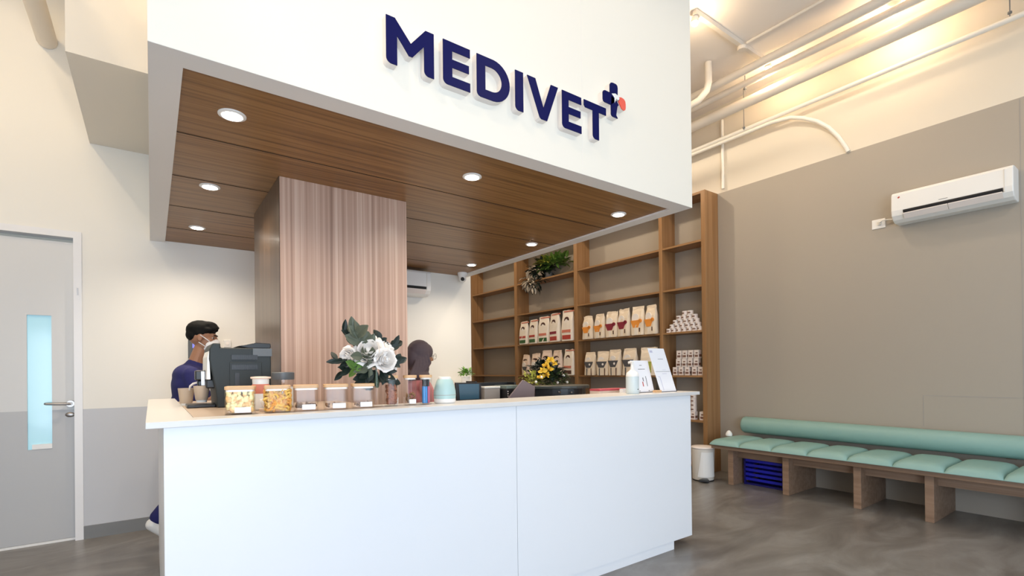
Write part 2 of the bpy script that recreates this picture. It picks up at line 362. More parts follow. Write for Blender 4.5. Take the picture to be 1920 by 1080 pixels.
# ---- sign letters
sg = thing('wall_sign', 'navy raised letters MEDIVET with a cross emblem on the white bulkhead', 'sign', (1.55, y0, 2.57))
def arc(cx, cz, r, a0, a1, n=6): return [(cx + r * math.cos(R(a0 + (a1 - a0) * i / n)), cz + r * math.sin(R(a0 + (a1 - a0) * i / n))) for i in range(n + 1)]
zb, zt, st = 2.572, 2.772, 0.049
rr = 0.024
def rbl(x, z, r=rr): return arc(x + r, z + r, r, 180, 270)       # rounded bottom left corner
def rbr_(x, z, r=rr): return arc(x - r, z + r, r, 270, 360)
letters = []
letters.append(('M', [[(0.808, zt), (0.848, zt), (0.920, 2.688), (0.990, zt), (1.031, zt), (1.031, zb)] + arc(0.983 + rr, zb + rr, rr, 270, 180) + [(0.983, 2.698), (0.928, 2.632), (0.911, 2.632), (0.857, 2.700), (0.857, zb)] + arc(0.808 + rr, zb + rr, rr, 270, 180)]))
def E_(a, b):
    s2 = st - 0.002
    return [(a, zt), (b, zt), (b, zt - 0.040), (a + s2, zt - 0.040), (a + s2, 2.693), (b - 0.006, 2.693), (b - 0.006, 2.656), (a + s2, 2.656), (a + s2, zb + 0.041), (b, zb + 0.041), (b, zb)] + arc(a + rr, zb + rr, rr, 270, 180)
letters.append(('E', [E_(1.077, 1.219)]))
# D: outer + inner as a C-shaped strip (outer path then inner path, bridged on the stem)
Do = [(1.256, zt), (1.345, zt)] + arc(1.348, 2.672, 0.100, 90, -90, 14)[1:] + [(1.345, zb)] + arc(1.256 + rr, zb + rr, rr, 270, 180)
letters.append(('D', 'D'))
letters.append(('I', [[(1.482, zt), (1.532, zt), (1.532, zb)] + arc(1.482 + rr, zb + rr, rr, 270, 180)]))
letters.append(('V', [[(1.558, zt), (1.611, zt), (1.664, 2.633), (1.716, zt), (1.766, zt), (1.688, zb), (1.650, zb), (1.638, zb + 0.008)]]))
letters.append(('E', [E_(1.794, 1.936)]))
letters.append(('T', [[(1.956, zt), (2.132, zt), (2.132, zt - 0.042), (2.073, zt - 0.042), (2.073, zb)] + arc(2.024 + rr, zb + rr, rr, 270, 180) + [(2.024, zt - 0.042), (1.966, zt - 0.042), (1.956, zt - 0.030)]]))
def dshape(y_a, y_b, grow=0.0):
    mb = MB(); g = grow
    outer = [(1.256 - g, zt + g), (1.345, zt + g)] + arc(1.348, 2.672, 0.100 + g, 88, -88, 16) + [(1.345, zb - g), (1.256 + rr - g, zb - g)] + arc(1.256 + rr - g, zb + rr - g, rr, 262, 180, 4)
    inner = [(1.304 + g, zt - 0.042 - g), (1.340, zt - 0.042 - g)] + arc(1.342, 2.672, 0.058 - g, 88, -88, 16) + [(1.340, zb + 0.042 + g), (1.3045 + g, zb + 0.042 + g)] + [(1.304 + g, zb + 0.042 + g + (zt - zb - 0.084 - 2 * g) * t) for t in (0.001, 0.25, 0.5, 0.75, 0.999)]
    n = min(len(outer), len(inner)); outer = outer[:n]; inner = inner[:n]
    vs = [(p[0], y_a, p[1]) for p in outer] + [(p[0], y_a, p[1]) for p in inner] + [(p[0], y_b, p[1]) for p in outer] + [(p[0], y_b, p[1]) for p in inner]
    fs = []
    for i in range(n):
        j = (i + 1) % n
        fs += [(i, j, n + j, n + i)[::-1], (2 * n + i, 2 * n + j, 3 * n + j, 3 * n + i), (i, j, 2 * n + j, 2 * n + i), (n + j, n + i, 3 * n + i, 3 * n + j)]
    mb.add(vs, fs); return mb
yf = 1.990
for nm, polys in letters:
    if polys == 'D':
        bo = dshape(yf + 0.004, y0).build('letter', M['letterwhite'], sg); dshape(yf, yf + 0.004).build('letter_face', M['navy'], bo)
        continue
    a = MB(); b2 = MB()
    for p in polys: a.prism(p, 'y', yf + 0.004, y0); b2.prism(p, 'y', yf, yf + 0.004)
    bo = a.build('letter', M['letterwhite'], sg); b2.build('letter_face', M['navy'], bo)
top = [(2.168, 2.925), (2.176, 2.937), (2.191, 2.941), (2.219, 2.941), (2.230, 2.934), (2.233, 2.922), (2.232, 2.880), (2.213, 2.885), (2.177, 2.874), (2.168, 2.874)]
left = [(2.109, 2.862), (2.114, 2.872), (2.125, 2.876), (2.177, 2.876), (2.204, 2.856), (2.204, 2.832), (2.176, 2.808), (2.125, 2.808), (2.113, 2.813), (2.109, 2.824)]
bot = [(2.176, 2.809), (2.178, 2.860), (2.202, 2.851), (2.206, 2.824), (2.219, 2.845), (2.241, 2.824), (2.229, 2.813), (2.218, 2.758), (2.232, 2.743), (2.192, 2.743), (2.180, 2.748), (2.176, 2.758)]
red = [(2.244, 2.872), (2.262, 2.877), (2.285, 2.874), (2.297, 2.864), (2.301, 2.848), (2.301, 2.824), (2.297, 2.812), (2.286, 2.806), (2.266, 2.812), (2.239, 2.846), (2.250, 2.862)]
wht = [(2.179, 2.874), (2.213, 2.886), (2.250, 2.874), (2.248, 2.862), (2.237, 2.852), (2.220, 2.857), (2.206, 2.824), (2.202, 2.851)]
em = MB()
for p in (top, left, bot, red, wht): em.prism(p, 'y', yf + 0.006, y0)
eb = em.build('cross_emblem', M['letterwhite'], sg)
e2 = MB()
for p in (top, left, bot): e2.prism(p, 'y', yf, yf + 0.006)
e2.build('emblem_navy', M['navy'], eb)
MB().prism(red, 'y', yf, yf + 0.006).build('emblem_coral', M['coral'], eb)
MB().prism(wht, 'y', yf + 0.001, yf + 0.006).build('emblem_white', M['whiteplastic'], eb)

# ---- recessed downlights, three rows of three
rown = {0: 'front row', 1: 'middle row', 2: 'rear row'}; coln = {0: 'left', 1: 'middle', 2: 'right'}
for j, yy in enumerate((2.44, 3.45, 4.47)):
    for i, xx in enumerate((0.29, 1.50, 2.73)):
        if i == 1 and j == 1: continue         # stands where the column is
        t = thing('downlight', 'round recessed downlight in the wooden canopy, %s, %s' % (rown[j], coln[i]), 'ceiling light', (xx, yy, HS + 0.012), 'recessed downlights in the wooden canopy')
        rg = MB(); rg.lathe([(0.036, 0.0), (0.055, 0.0), (0.055, -0.004), (0.048, -0.007), (0.036, -0.007)], xx, yy, 28, HS + 0.012); rg.build('trim_ring', M['whiteplastic'], t, smooth=True, auto=30)
        MB().lathe([(0.040, -0.0072), (0.040, -0.0085), (0.034, -0.0095)], xx, yy, 24, HS + 0.012).build('lamp_lens', M['lampglow'], t)
        lamp('lamp_beam', 'SPOT', (xx, yy, HS - 0.010), 30, (1.0, 0.86, 0.68), (xx, yy, 0), parent=t, spot_size=R(155), spot_blend=0.9, shadow_soft_size=0.03)

# ================================================================== COUNTER
ct = thing('reception_counter', 'large white L-shaped reception counter facing the shop', 'counter', (1.6, 2.17, 0))
yP = 2.168
B(0.034, 1.5955, yP, yP + 0.02, 0.06, 1.0765).build('front_panel', M['white'], ct)
B(1.5985, 3.169, yP, yP + 0.02, 0.06, 1.0765).build('front_panel', M['white'], ct)
B(0.034, 0.054, yP + 0.0205, 4.12, 0.06, 1.0765).build('end_panel', M['white'], ct)
B(3.149, 3.169, yP + 0.0205, 2.42, 0.06, 1.0765).build('end_panel', M['white'], ct)
B(0.06, 2.966, yP + 0.006, yP + 0.026, 0.0, 0.0595).build('plinth', M['white'], ct)
B(0.06, 0.08, yP + 0.0265, 4.08, 0.0, 0.0595).build('plinth', M['white'], ct)
B(0.0545, 3.1485, yP + 0.0205, yP + 0.035, 0.06, 1.07).build('inner_panel', M['taupe'], ct)
tp = MB(); yS = 2.143
tp.prism([(-0.018, yS), (3.248, yS), (3.248, 2.47), (0.90, 2.47), (0.90, 2.275), (0.130, 2.275), (0.130, 4.16), (-0.018, 4.16)], 'z', 1.077, 1.10)
wt = tag(tp.build('countertop', M['slab'], bevel=0.0015), 'white slab worktop with a raised edge strip on the reception counter', 'countertop')
ins = MB(); ins.prism([(0.131, 2.276), (0.899, 2.276), (0.899, 3.03), (0.59, 3.03), (0.59, 3.66), (0.131, 3.66)], 'z', 1.077, 1.0995)
tag(ins.build('inner_worktop', M['beige_top']), 'beige inset worktop under the coffee machine inside the white edge', 'countertop')
lk = thing('storage_cabinet', 'cabinet body under the beige inset worktop behind the counter front', 'cabinet', (0.36, 3.3, 0))
B(0.16, 0.57, 2.55, 3.62, 0.0, 1.0765).build('body', M['white'], lk); B(0.5705, 0.585, 2.57, 3.04, 0.05, 1.05).build('door', M['taupe'], lk)
dk = thing('work_desk', 'low staff desk behind the right half of the counter', 'desk', (2.3, 2.9, 0))
dt = MB(); dt.box(0.97, 3.14, 2.48, 3.04, 0.72, 0.75); dt.box(2.05, 3.14, 3.04, 3.75, 0.72, 0.75); dt.build('desktop', M['offwhite'], dk)
for x, y in ((1.0, 2.5), (3.08, 2.5), (1.0, 2.98), (3.08, 3.7), (2.08, 3.7)): B(x, x + 0.04, y, y + 0.04, 0, 0.72).build('leg', M['taupe'], dk)

# ================================================================== SHELVING
sh = thing('shelving_unit', 'tall brown wooden open shelving along the taupe wall holding bags and tins', 'shelf', (5.56, 6.2, 0))
SX, SB = 5.42, XW - 0.001
HSH = 3.43
ys = [(3.478, 3.535), (4.107, 4.158), (5.715, 5.788), (7.302, 7.385), (8.87, 8.93)]
for k, (a, b) in enumerate(ys):
    B(SX, SB, a, b, 0, HSH).build('side_panel' if k in (0, 4) else 'divider', M['shelfwood'], sh, bevel=0.002)
LV = [0.08, 0.631, 1.184, 1.737, 2.290, 2.842]
shw = wood('shelf_board_wood', [(0.3, (0.25, 0.125, 0.048)), (0.5, (0.33, 0.175, 0.072)), (0.7, (0.39, 0.215, 0.098))], 'y', 0.42, cross=25, along=0.5)
for k in range(4):
    for z in LV: B(SX + 0.006, SB, ys[k][1] + 0.0005, ys[k + 1][0] - 0.0005, z - 0.024, z).build('shelf_board', shw, sh)
    B(SX + 0.006, SB, ys[k][1] + 0.0005, ys[k + 1][0] - 0.0005, HSH - 0.03, HSH).build('top_board', shw, sh)

# ---- pet food bags
def make_bag(y, z, W, H, style, label, group, x=5.50, T=0.10, lean=0.0):
    yaw = random.uniform(-0.16, 0.16)
    """stand-up bag facing the room (-x); W along y"""
    root = thing('pet_food_bag', label, 'pet food bag', (x, y, z), group)
    body, prints = style
    mb = MB(); rows = [(0.0, 0.94, 1.0), (0.04, 1.0, 1.0), (0.35, 1.0, 0.98), (0.65, 0.97, 0.80), (0.84, 0.94, 0.40), (0.93, 0.93, 0.10), (1.0, 0.93, 0.06)]
    vs = []; fs = []; n = 12
    for t, wf, tf in rows:
        w2 = W / 2 * wf; t2 = T / 2 * tf
        for q in range(n):
            a = 2 * PI * q / n; ca, sa = math.cos(a), math.sin(a)
            e = 0.45; px = t2 * abs(ca) ** e * (1 if ca >= 0 else -1); py = w2 * abs(sa) ** e * (1 if sa >= 0 else -1)
            vs.append((x + px - T / 2 + lean * t * 0.03 + 0.004 * math.sin(q * 3.1 + t * 9 + y * 17), y + py * (1 + 0.03 * math.sin(t * 11 + y * 31)), z + H * t + (0.014 * math.sin(q * 2.3 + y * 40) if t > 0.8 else 0)))
    for i in range(len(rows) - 1):
        for q in range(n): fs.append((i * n + q, i * n + (q + 1) % n, (i + 1) * n + (q + 1) % n, (i + 1) * n + q))
    fs.append(tuple(reversed(range(n)))); fs.append(tuple(range((len(rows) - 1) * n, len(rows) * n)))
    mb.add(vs, fs); mb.build('bag_body', M[body], root)
    xf = x - T - 0.002
    for kind, cy, cz, a, b, mm in prints:      # in fractions of W, H
        p = MB(); Y = y + cy * W; Z = z + cz * H; tx = xf + lean * cz * 0.03
        if cz > 0.5: tx += (cz - 0.5) * T * 0.9
        if kind == 'r': p.prism([(Y - a * W, Z - b * H), (Y + a * W, Z - b * H), (Y + a * W, Z + b * H), (Y - a * W, Z + b * H)], 'x', tx, tx + 0.012)
        elif kind == 'o': p.prism([(Y + a * W * math.cos(2 * PI * i / 14), Z + b * H * math.sin(2 * PI * i / 14)) for i in range(14)], 'x', tx - (0.001 if mm == 'white' else 0), tx + 0.012)
        elif kind == 't': p.prism([(Y - a * W, Z + b * H), (Y + a * W, Z + b * H), (Y + a * 0.5 * W, Z - b * H), (Y - a * 0.5 * W, Z - b * H)], 'x', tx, tx + 0.012)
        mk = {'white': 'petal'}.get(mm, mm)
        p.build('printed_patch', M[mk], root)
    root.rotation_euler = (0, 0, yaw)
    return root
def style_fruit(c): return ('bag', [('o', 0.10, 0.62, 0.28, 0.15, 'white'), ('t', 0.05, 0.40, 0.40, 0.13, c), ('o', -0.30, 0.50, 0.13, 0.07, c), ('o', 0.2, 0.66, 0.07, 0.03, 'greyp'), ('o', -0.02, 0.66, 0.06, 0.03, 'greyp'), ('r', 0.02, 0.13, 0.12, 0.12, 'bagpale'), ('r', -0.26, 0.18, 0.035, 0.07, 'brownp')])
def style_band(c1, c2): return ('bagpale', [('o', 0.0, 0.66, 0.22, 0.13, 'brownp'), ('o', 0.02, 0.64, 0.12, 0.08, 'white'), ('r', 0.0, 0.32, 0.36, 0.045, c1), ('r', -0.02, 0.12, 0.36, 0.07, c2), ('r', -0.12, 0.97, 0.45, 0.02, 'salmon')])
def style_grey(): return ('bag', [('o', 0.10, 0.66, 0.24, 0.13, 'white'), ('t', 0.05, 0.46, 0.42, 0.13, 'greyp'), ('o', 0.07, 0.72, 0.13, 0.025, 'greyp'), ('r', 0.20, 0.15, 0.035, 0.15, 'greyp'), ('r', -0.22, 0.15, 0.03, 0.15, 'brownp'), ('o', -0.08, 0.47, 0.08, 0.05, 'white')])
def style_dark(): return ('bagpink', [('o', 0.0, 0.72, 0.30, 0.08, 'brownp'), ('o', 0.1, 0.52, 0.22, 0.12, 'white'), ('t', 0.0, 0.32, 0.34, 0.10, 'greyp')])
od = ['leftmost', 'second from left', 'third from left', 'fourth from left', 'fifth from left', 'rightmost']
# far bay (shelf at eye level + the one below); left in the photo = larger y
g = 'cream pet food bags on the second bay, upper row'
for k, (yy, sty, H, W) in enumerate([(7.12, style_band('red', 'green'), 0.40, 0.25), (6.84, style_band('red', 'green'), 0.41, 0.25), (6.56, style_band('salmon', 'green'), 0.44, 0.26), (6.27, style_band('maroon', 'red'), 0.47, 0.27), (5.96, style_band('salmon', 'red'), 0.49, 0.27)]):
    make_bag(yy, LV[3], W, H, sty, 'cream bag with %s print, %s on second bay upper row' % (('red and green', 'red and green', 'pink and green', 'dark red', 'pink and red')[k], od[k] if k < 4 else 'rightmost'), g)
g = 'pet food bags on the third bay, upper row'
for k, (yy, c, H, W) in enumerate([(5.50, 'orange', 0.35, 0.21), (5.25, 'orange', 0.355, 0.22), (5.01, 'maroon', 0.37, 0.22), (4.775, 'maroon', 0.385, 0.23), (4.53, 'orange', 0.385, 0.22), (4.30, 'orange', 0.38, 0.20)]):
    make_bag(yy, LV[3], W, H, style_fruit(c), 'beige bag with %s picture, %s on wide bay upper row' % (c, od[k] if k < 5 else 'rightmost'), g)
g = 'pet food bags on the second bay, lower row'
for k, (yy, H, W) in enumerate([(7.06, 0.36, 0.24), (6.79, 0.37, 0.24), (6.50, 0.41, 0.24), (6.22, 0.40, 0.25), (5.93, 0.41, 0.26)]):
    make_bag(yy, LV[2], W, H, style_dark() if k < 4 else style_band('salmon', 'brownp'), 'blush bag with dark print, %s on second bay lower row' % (od[k] if k < 4 else 'rightmost'), g)
g = 'pet food bags on the third bay, lower row'
for k, (yy, H, W) in enumerate([(5.46, 0.345, 0.21), (5.20, 0.345, 0.22), (4.96, 0.36, 0.22), (4.68, 0.37, 0.25), (4.36, 0.37, 0.26)]):
    make_bag(yy, LV[2], W, H, style_grey() if k < 4 else ('bag', [('r', 0.1, 0.3, 0.3, 0.2, 'leafyellow')]), 'brown paper bag with %s print, %s on wide bay lower row' % ('grey' if k < 4 else 'yellow-green', od[k] if k < 4 else 'rightmost'), g)

# ---- tins
def make_tin(name='pet_food_tin', r=0.036, h=0.052):
    t = thing(name, 'tin', 'tin', (0, 0, 0))
    MB().lathe([(r * 0.94, 0), (r, 0.002), (r, h - 0.004), (r * 1.02, h - 0.003), (r * 1.02, h), (r * 0.9, h - 0.001)], n=20).build('tin_body', M['tin'], t, smooth=True, auto=35)
    b = MB(); n = 9
    vs = []; fs = []
    for i in range(n + 1):
        a = PI - 0.75 + 1.2 * i / n
        vs += [((r + 0.0008) * math.cos(a), (r + 0.0008) * math.sin(a), h * 0.30), ((r + 0.0008) * math.cos(a), (r + 0.0008) * math.sin(a), h * 0.62)]
    for i in range(n): fs.append((2 * i, 2 * i + 2, 2 * i + 3, 2 * i + 1))
    b.add(vs, fs).build('tin_label', M['tinlabel'], t)
    return t
tin0 = make_tin(); first = [True]
def place(root, loc, label, group, rz=0.0, flag=first):
    if flag[0]: o = root; flag[0] = False
    else: o = copy_tree(root)
    o.location = loc; o.rotation_euler = (0, 0, rz); o['label'] = label; o['group'] = group; return o
rows = [(7, 0), (6, 1), (5, 2), (4, 3), (2, 4)]
rn = ['bottom', 'second', 'third', 'fourth', 'top']
for n, lv in rows:
    for i in range(n):
        y = 3.82 + (i - (n - 1) / 2) * 0.076 - 0.01 * lv
        place(tin0, (5.475 + 0.004 * lv, y, LV[3] + 0.0525 * lv), 'small pale round tin in the %s layer of the pyramid on the narrow bay shelf' % rn[lv], 'pale tins in the pyramid', random.uniform(-0.4, 0.4))
for n, lv in ((6, 0), (5, 1)):
    for i in range(n): place(tin0, (5.555, 3.80 + (i - (n - 1) / 2) * 0.078, LV[3] + 0.0525 * lv), 'small pale round tin in the back row behind the pyramid, %s layer' % rn[lv], 'pale tins behind the pyramid', 0)
# cartons / pouches on the shelf below
def make_pouch():
    t = thing('pet_food_carton', 'c', 'carton', (0, 0, 0))
    B(-0.03, 0.03, -0.034, 0.034, 0, 0.105).build('carton_body', M['tin'], t, bevel=0.004)
    p = MB(); p.box(-0.0312, -0.0302, -0.024, 0.022, 0.018, 0.045); p.box(-0.0312, -0.0302, -0.020, 0.010, 0.06, 0.075); p.build('carton_print', M['tinlabel'], t)
    p = MB(); p.box(-0.024, 0.024, -0.0352, -0.0342, 0.02, 0.05); p.build('carton_print', M['tinlabel'], t)
    return t
pc = make_pouch(); pf = [True]
for lv, ysl in ((0, (3.60, 3.685, 3.79, 3.88, 3.965)), (1, (3.66, 3.745, 3.83, 3.915)), (2, (3.65, 3.735, 3.82, 3.905))):
    for y in ysl:
        place(pc, (5.50, y, LV[2] + 0.1055 * lv), 'small cream printed carton in the %s layer on the shelf below the tins' % ('bottom', 'middle', 'top')[lv], 'cream cartons on the narrow bay', random.uniform(-0.08, 0.08), pf)
for y, n, gname in ((3.80, 4, 'left stack'), (3.715, 4, 'right stack')):
    for i in range(n): place(tin0, (5.50, y, LV[1] + 0.105 + 0.0525 * i) if True else None, 'pale tin in the %s standing on cartons behind the counter end' % gname, 'tin stacks by the counter end', 0)
for y in (3.585, 3.715, 3.80):
    place(pc, (5.50, y, LV[1]), 'cream carton on the low shelf beside the counter end', 'cartons on the low shelf', 0, pf)

# ================================================================== plants and flowers helpers
def rnd_dir(zmin=-0.2, zmax=1.0):
    a = random.uniform(0, 2 * PI); z = random.uniform(zmin, zmax); r = math.sqrt(max(0, 1 - z * z)); return Vector((r * math.cos(a), r * math.sin(a), z))
def bush(c, rx, ry, rz, n, L, W, zmin=-0.2, bend=0.3):
    mb = MB(); c = Vector(c)
    for _ in range(n):
        d = rnd_dir(zmin); k = random.uniform(0.25, 0.95); p = c + Vector((d.x * rx, d.y * ry, d.z * rz)) * k
        mb.leaf(p, (d + rnd_dir(-0.6) * 0.7), (0, 0, 1), L * random.uniform(0.7, 1.2), W * random.uniform(0.7, 1.2), bend)
    return mb
# trailing plant on the upper shelf
t = thing('trailing_plant', 'trailing green plant with cream-tipped leaves hanging off the high shelf', 'plant', (5.53, 6.45, LV[5]))
MB().lathe([(0.055, 0), (0.07, 0.10), (0.075, 0.10), (0.066, 0.092)], 5.55, 6.55, 20, LV[5]).build('pot', M['basegrey'], t)
bush((5.52, 6.38, LV[5] + 0.20), 0.12, 0.42, 0.16, 190, 0.13, 0.06).build('foliage', M['leafgreen'], t)
bush((5.50, 6.70, LV[5] + 0.17), 0.12, 0.30, 0.16, 110, 0.13, 0.055, -0.6).build('foliage', M['leafdark'], t)
bush((5.48, 6.52, LV[5] + 0.26), 0.08, 0.18, 0.09, 40, 0.14, 0.08).build('foliage', M['leafyellow'], t)
bush((5.36, 6.84, LV[5] - 0.03), 0.07, 0.20, 0.16, 60, 0.10, 0.045, -1.0, 0.6).build('cream_leaves', M['leafcream'], t)
bush((5.42, 6.74, LV[5] - 0.04), 0.06, 0.24, 0.15, 70, 0.11, 0.045, -1.0, 0.6).build('foliage', M['leafdark'], t)

# ================================================================== BENCH
bn = thing('bench', 'long wooden wall bench with a taupe underside along the right wall', 'bench', (5.35, 1.0, 0))
B(5.03, 5.698, -1.6, 3.185, 0.385, 0.43).build('seat_board', M['benchwood'], bn, bevel=0.003)
bly = [3.03, 2.45, 1.80, 1.31, 0.45, -0.4, -1.3]
for y in (3.0, 2.42, 1.80, 1.29, 0.45, -0.40, -1.3):
    B(5.10, 5.698, y - 0.03, y + 0.03, 0, 0.3848).build('leg_panel', M['benchwood'], bn, bevel=0.002)
yy_ = [3.0, 2.42, 1.80, 1.29, 0.45, -0.40, -1.3]
for a, b in zip(yy_[:-1], yy_[1:]):
    B(5.20, 5.22, b + 0.0305, a - 0.0305, 0.29, 0.3848).build('apron_board', M['benchwood'], bn)
# cushions: tufted segments
cy = 3.38; k = 0; segs = []
cush_lab = 'seafoam padded bench cushion'
W_ = 0.335
nseg = 14
cu = thing('bench_cushion', 'long seafoam vinyl bench pad with ribbed segments', 'cushion', (5.35, 0.9, 0.43))
for i in range(nseg):
    y1 = 3.18 - i * W_; y0_ = y1 - W_
    mb = MB(); nx, ny = 12, 10; vs = []; fs = []
    def hgt(u, v):
        e = (1 - abs(2 * v - 1) ** 5) * (1 - abs(2 * u - 1) ** 8)
        return 0.436 + 0.062 * max(0.0, e) ** 0.45
    for a in range(nx + 1):
        for b in range(ny + 1):
            u = a / nx; v = b / ny; u = 0.5 - 0.5 * math.cos(PI * u); v = 0.5 - 0.5 * math.cos(PI * v)
            vs.append((4.985 + 0.60 * u, y0_ + (y1 - y0_) * v, hgt(u, v)))
    for a in range(nx):
        for b in range(ny): fs.append((a * (ny + 1) + b, (a + 1) * (ny + 1) + b, (a + 1) * (ny + 1) + b + 1, a * (ny + 1) + b + 1))
    mb.add(vs, fs)
    # closed underside
    n0 = len(vs); vs2 = [(4.985, y0_, 0.431), (5.585, y0_, 0.431), (5.585, y1, 0.431), (4.985, y1, 0.431)]
    mb.add(vs2, [(3, 2, 1, 0)])
    mb.add([(4.985, y0_, 0.431), (4.985, y1, 0.431), (4.985, y1, 0.436), (4.985, y0_, 0.436)], [(0, 1, 2, 3)])
    mb.build('cushion_segment', M['teal'], cu, smooth=True)
rl = MB(); rl.tube([(5.60, 3.13, 0.61), (5.60, 3.12, 0.61), (5.60, 3.10, 0.61), (5.60, -1.55, 0.61), (5.60, -1.58, 0.61)], [0.060, 0.085, 0.094, 0.094, 0.08], 28)
tag(rl.build('bolster', M['teal'], smooth=True), 'long round seafoam backrest bolster against the taupe wall', 'bolster')
for yk in (2.4, 0.9, -0.8):
    B(5.66, 5.699, yk - 0.03, yk + 0.03, 0.50, 0.53).build('bolster_bracket', M['benchwood'], bn)

# white dome thing between shelf and bench
wd = MB(); wd.lathe([(0.034, 0.0), (0.037, 0.01), (0.034, 0.030), (0.022, 0.050), (0.012, 0.060), (0.003, 0.064)], 5.33, 3.21, 20, 0.43)
wd.v = [Vector((v.x, v.y - 0.06, v.z + 0.066)) for v in wd.v]
tag(wd.build('dome_bottle', M['whiteplastic'], smooth=True), 'small white dome on the far end of the bench cushion by the shelf', 'bottle')
# trash bin
tb = thing('pedal_bin', 'cream round pedal bin on the floor between counter and bench', 'trash bin', (5.085, 3.325, 0))
bx, by = 5.085, 3.325
mbn = MB(); mbn.lathe([(0.112, 0.012), (0.115, 0.02), (0.125, 0.36), (0.119, 0.36)], bx, by, 36); mbn.build('bin_body', M['offwhite'], tb, smooth=True, auto=40)
MB().lathe([(0.115, 0), (0.117, 0.012), (0.107, 0.014)], bx, by, 36).build('bin_base', M['black'], tb)
MB().lathe([(0.127, 0.362), (0.129, 0.372), (0.122, 0.382), (0.05, 0.388), (0.005, 0.389)], bx, by, 36).build('bin_lid', M['tin'], tb, smooth=True)
pd = MB(); pd.prism([(bx - 0.19, by - 0.07), (bx - 0.105, by - 0.055), (bx - 0.06, by - 0.10), (bx - 0.13, by - 0.16)], 'z', 0.012, 0.04); pd.build('pedal', M['black'], tb, bevel=0.006)
# flared front cover over pedal
fl = MB(); vs = []; fs = []
for i in range(9):
    a = R(205 + i * 8); wq = (i - 4) / 4
    vs += [(bx + 0.128 * math.cos(a) * 1.0, by + 0.128 * math.sin(a), 0.33), (bx + (0.120 + 0.002) * math.cos(R(205 + 32 + (i - 4) * 13)), by + 0.122 * math.sin(R(205 + 32 + (i - 4) * 13)), 0.05)]
for i in range(8): fs.append((2 * i, 2 * i + 1, 2 * i + 3, 2 * i + 2))
fl.add(vs, fs).build('front_flare', M['whiteplastic'], tb)

# blue crate under the bench
bc = thing('storage_crate', 'blue slatted plastic crate under the far end of the bench', 'crate', (5.42, 2.72, 0))
B(5.26, 5.60, 2.52, 2.92, 0.0, 0.02).build('crate_base', M['bluedark'], bc)
cr_ = MB()
for z in (0.05, 0.10, 0.15, 0.20, 0.25):
    cr_.box(5.25, 5.262, 2.51, 2.93, z, z + 0.028); cr_.box(5.262, 5.60, 2.51, 2.522, z, z + 0.028); cr_.box(5.262, 5.60, 2.918, 2.93, z, z + 0.028); cr_.box(5.588, 5.60, 2.522, 2.918, z, z + 0.028)
cr_.build('crate_slats', M['blue'], bc)
for x, y in ((5.25, 2.51), (5.585, 2.51), (5.25, 2.915), (5.585, 2.915)): B(x - 0.002, x + 0.017, y - 0.002, y + 0.017, 0, 0.29).build('crate_post', M['bluedark'], bc)

# ================================================================== AIR CONDITIONERS
def ac(name_label, loc, rz, L=0.80):
    """local: length along x, depth towards -y, wall at y=0"""
    t = thing('air_conditioner', name_label, 'air conditioner', loc)
    t['_w'] = (0, 0, 0)
    prof = [(0, 0.0), (0, 0.27), (-0.15, 0.27), (-0.185, 0.262), (-0.20, 0.24), (-0.205, 0.10), (-0.195, 0.055), (-0.165, 0.02), (-0.12, 0.0)]
    b = MB(); b.prism(prof, 'x', -L / 2, L / 2); b.build('housing', M['whiteplastic'], t, bevel=0.008)
    s = MB(); s.prism([(-0.199, 0.062), (-0.2075, 0.085), (-0.2075, 0.094), (-0.18, 0.09), (-0.16, 0.04)], 'x', -L / 2 + 0.09, L / 2 - 0.06); s.build('air_outlet', M['black'], t)
    f = MB(); f.prism([(-0.170, 0.022), (-0.2075, 0.060), (-0.2125, 0.064), (-0.2125, 0.058), (-0.176, 0.018)], 'x', -L / 2 + 0.092, 0.0); f.prism([(-0.170, 0.022), (-0.2075, 0.060), (-0.2125, 0.064), (-0.2125, 0.058), (-0.176, 0.018)], 'x', 0.004, L / 2 - 0.062)
    f.build('louvre_flap', M['tin'], t)
    e = MB(); e.box(L / 2 - 0.055, L / 2 - 0.05, -0.2065, -0.19, 0.06, 0.24); e.build('panel_joint', M['offwhite'], t)
    st_ = MB(); st_.prism([(-L / 2 + 0.055, 0.205), (-L / 2 + 0.068, 0.215), (-L / 2 + 0.062, 0.224), (-L / 2 + 0.049, 0.214)], 'y', -0.2045, -0.200); st_.build('sticker', M['red'], t)
    g_ = MB(); g_.box(-0.06, 0.0, -0.2062, -0.2045, 0.112, 0.116); g_.build('logo_mark', M['basegrey'], t)
    t.rotation_euler = (0, 0, rz); return t
ac('white wall-mounted air conditioner high on the taupe wall', (XW - 0.001, 1.24, 2.585), R(-90), 0.80)
ac('white air conditioner on the back wall half hidden by the wood column', (2.06, YB - 0.001, 2.085), 0, 0.80)
ol = thing('power_outlet', 'white square wall outlet left of the air conditioner', 'outlet', (XW, 1.80, 2.62))
B(XW - 0.008, XW - 0.001, 1.745, 1.855, 2.60, 2.69).build('face_plate', M['whiteplastic'], ol, bevel=0.003)
B(XW - 0.030, XW - 0.008, 1.775, 1.805, 2.63, 2.66).build('plug', M['offwhite'], ol, bevel=0.004)
MB().tube([(XW - 0.03, 1.79, 2.645), (XW - 0.035, 1.76, 2.665), (XW - 0.03, 1.72, 2.662), (XW - 0.02, 1.66, 2.655), (XW - 0.01, 1.645, 2.65)], 0.006, 8).build('power_cord', M['whiteplastic'], ol, smooth=True)
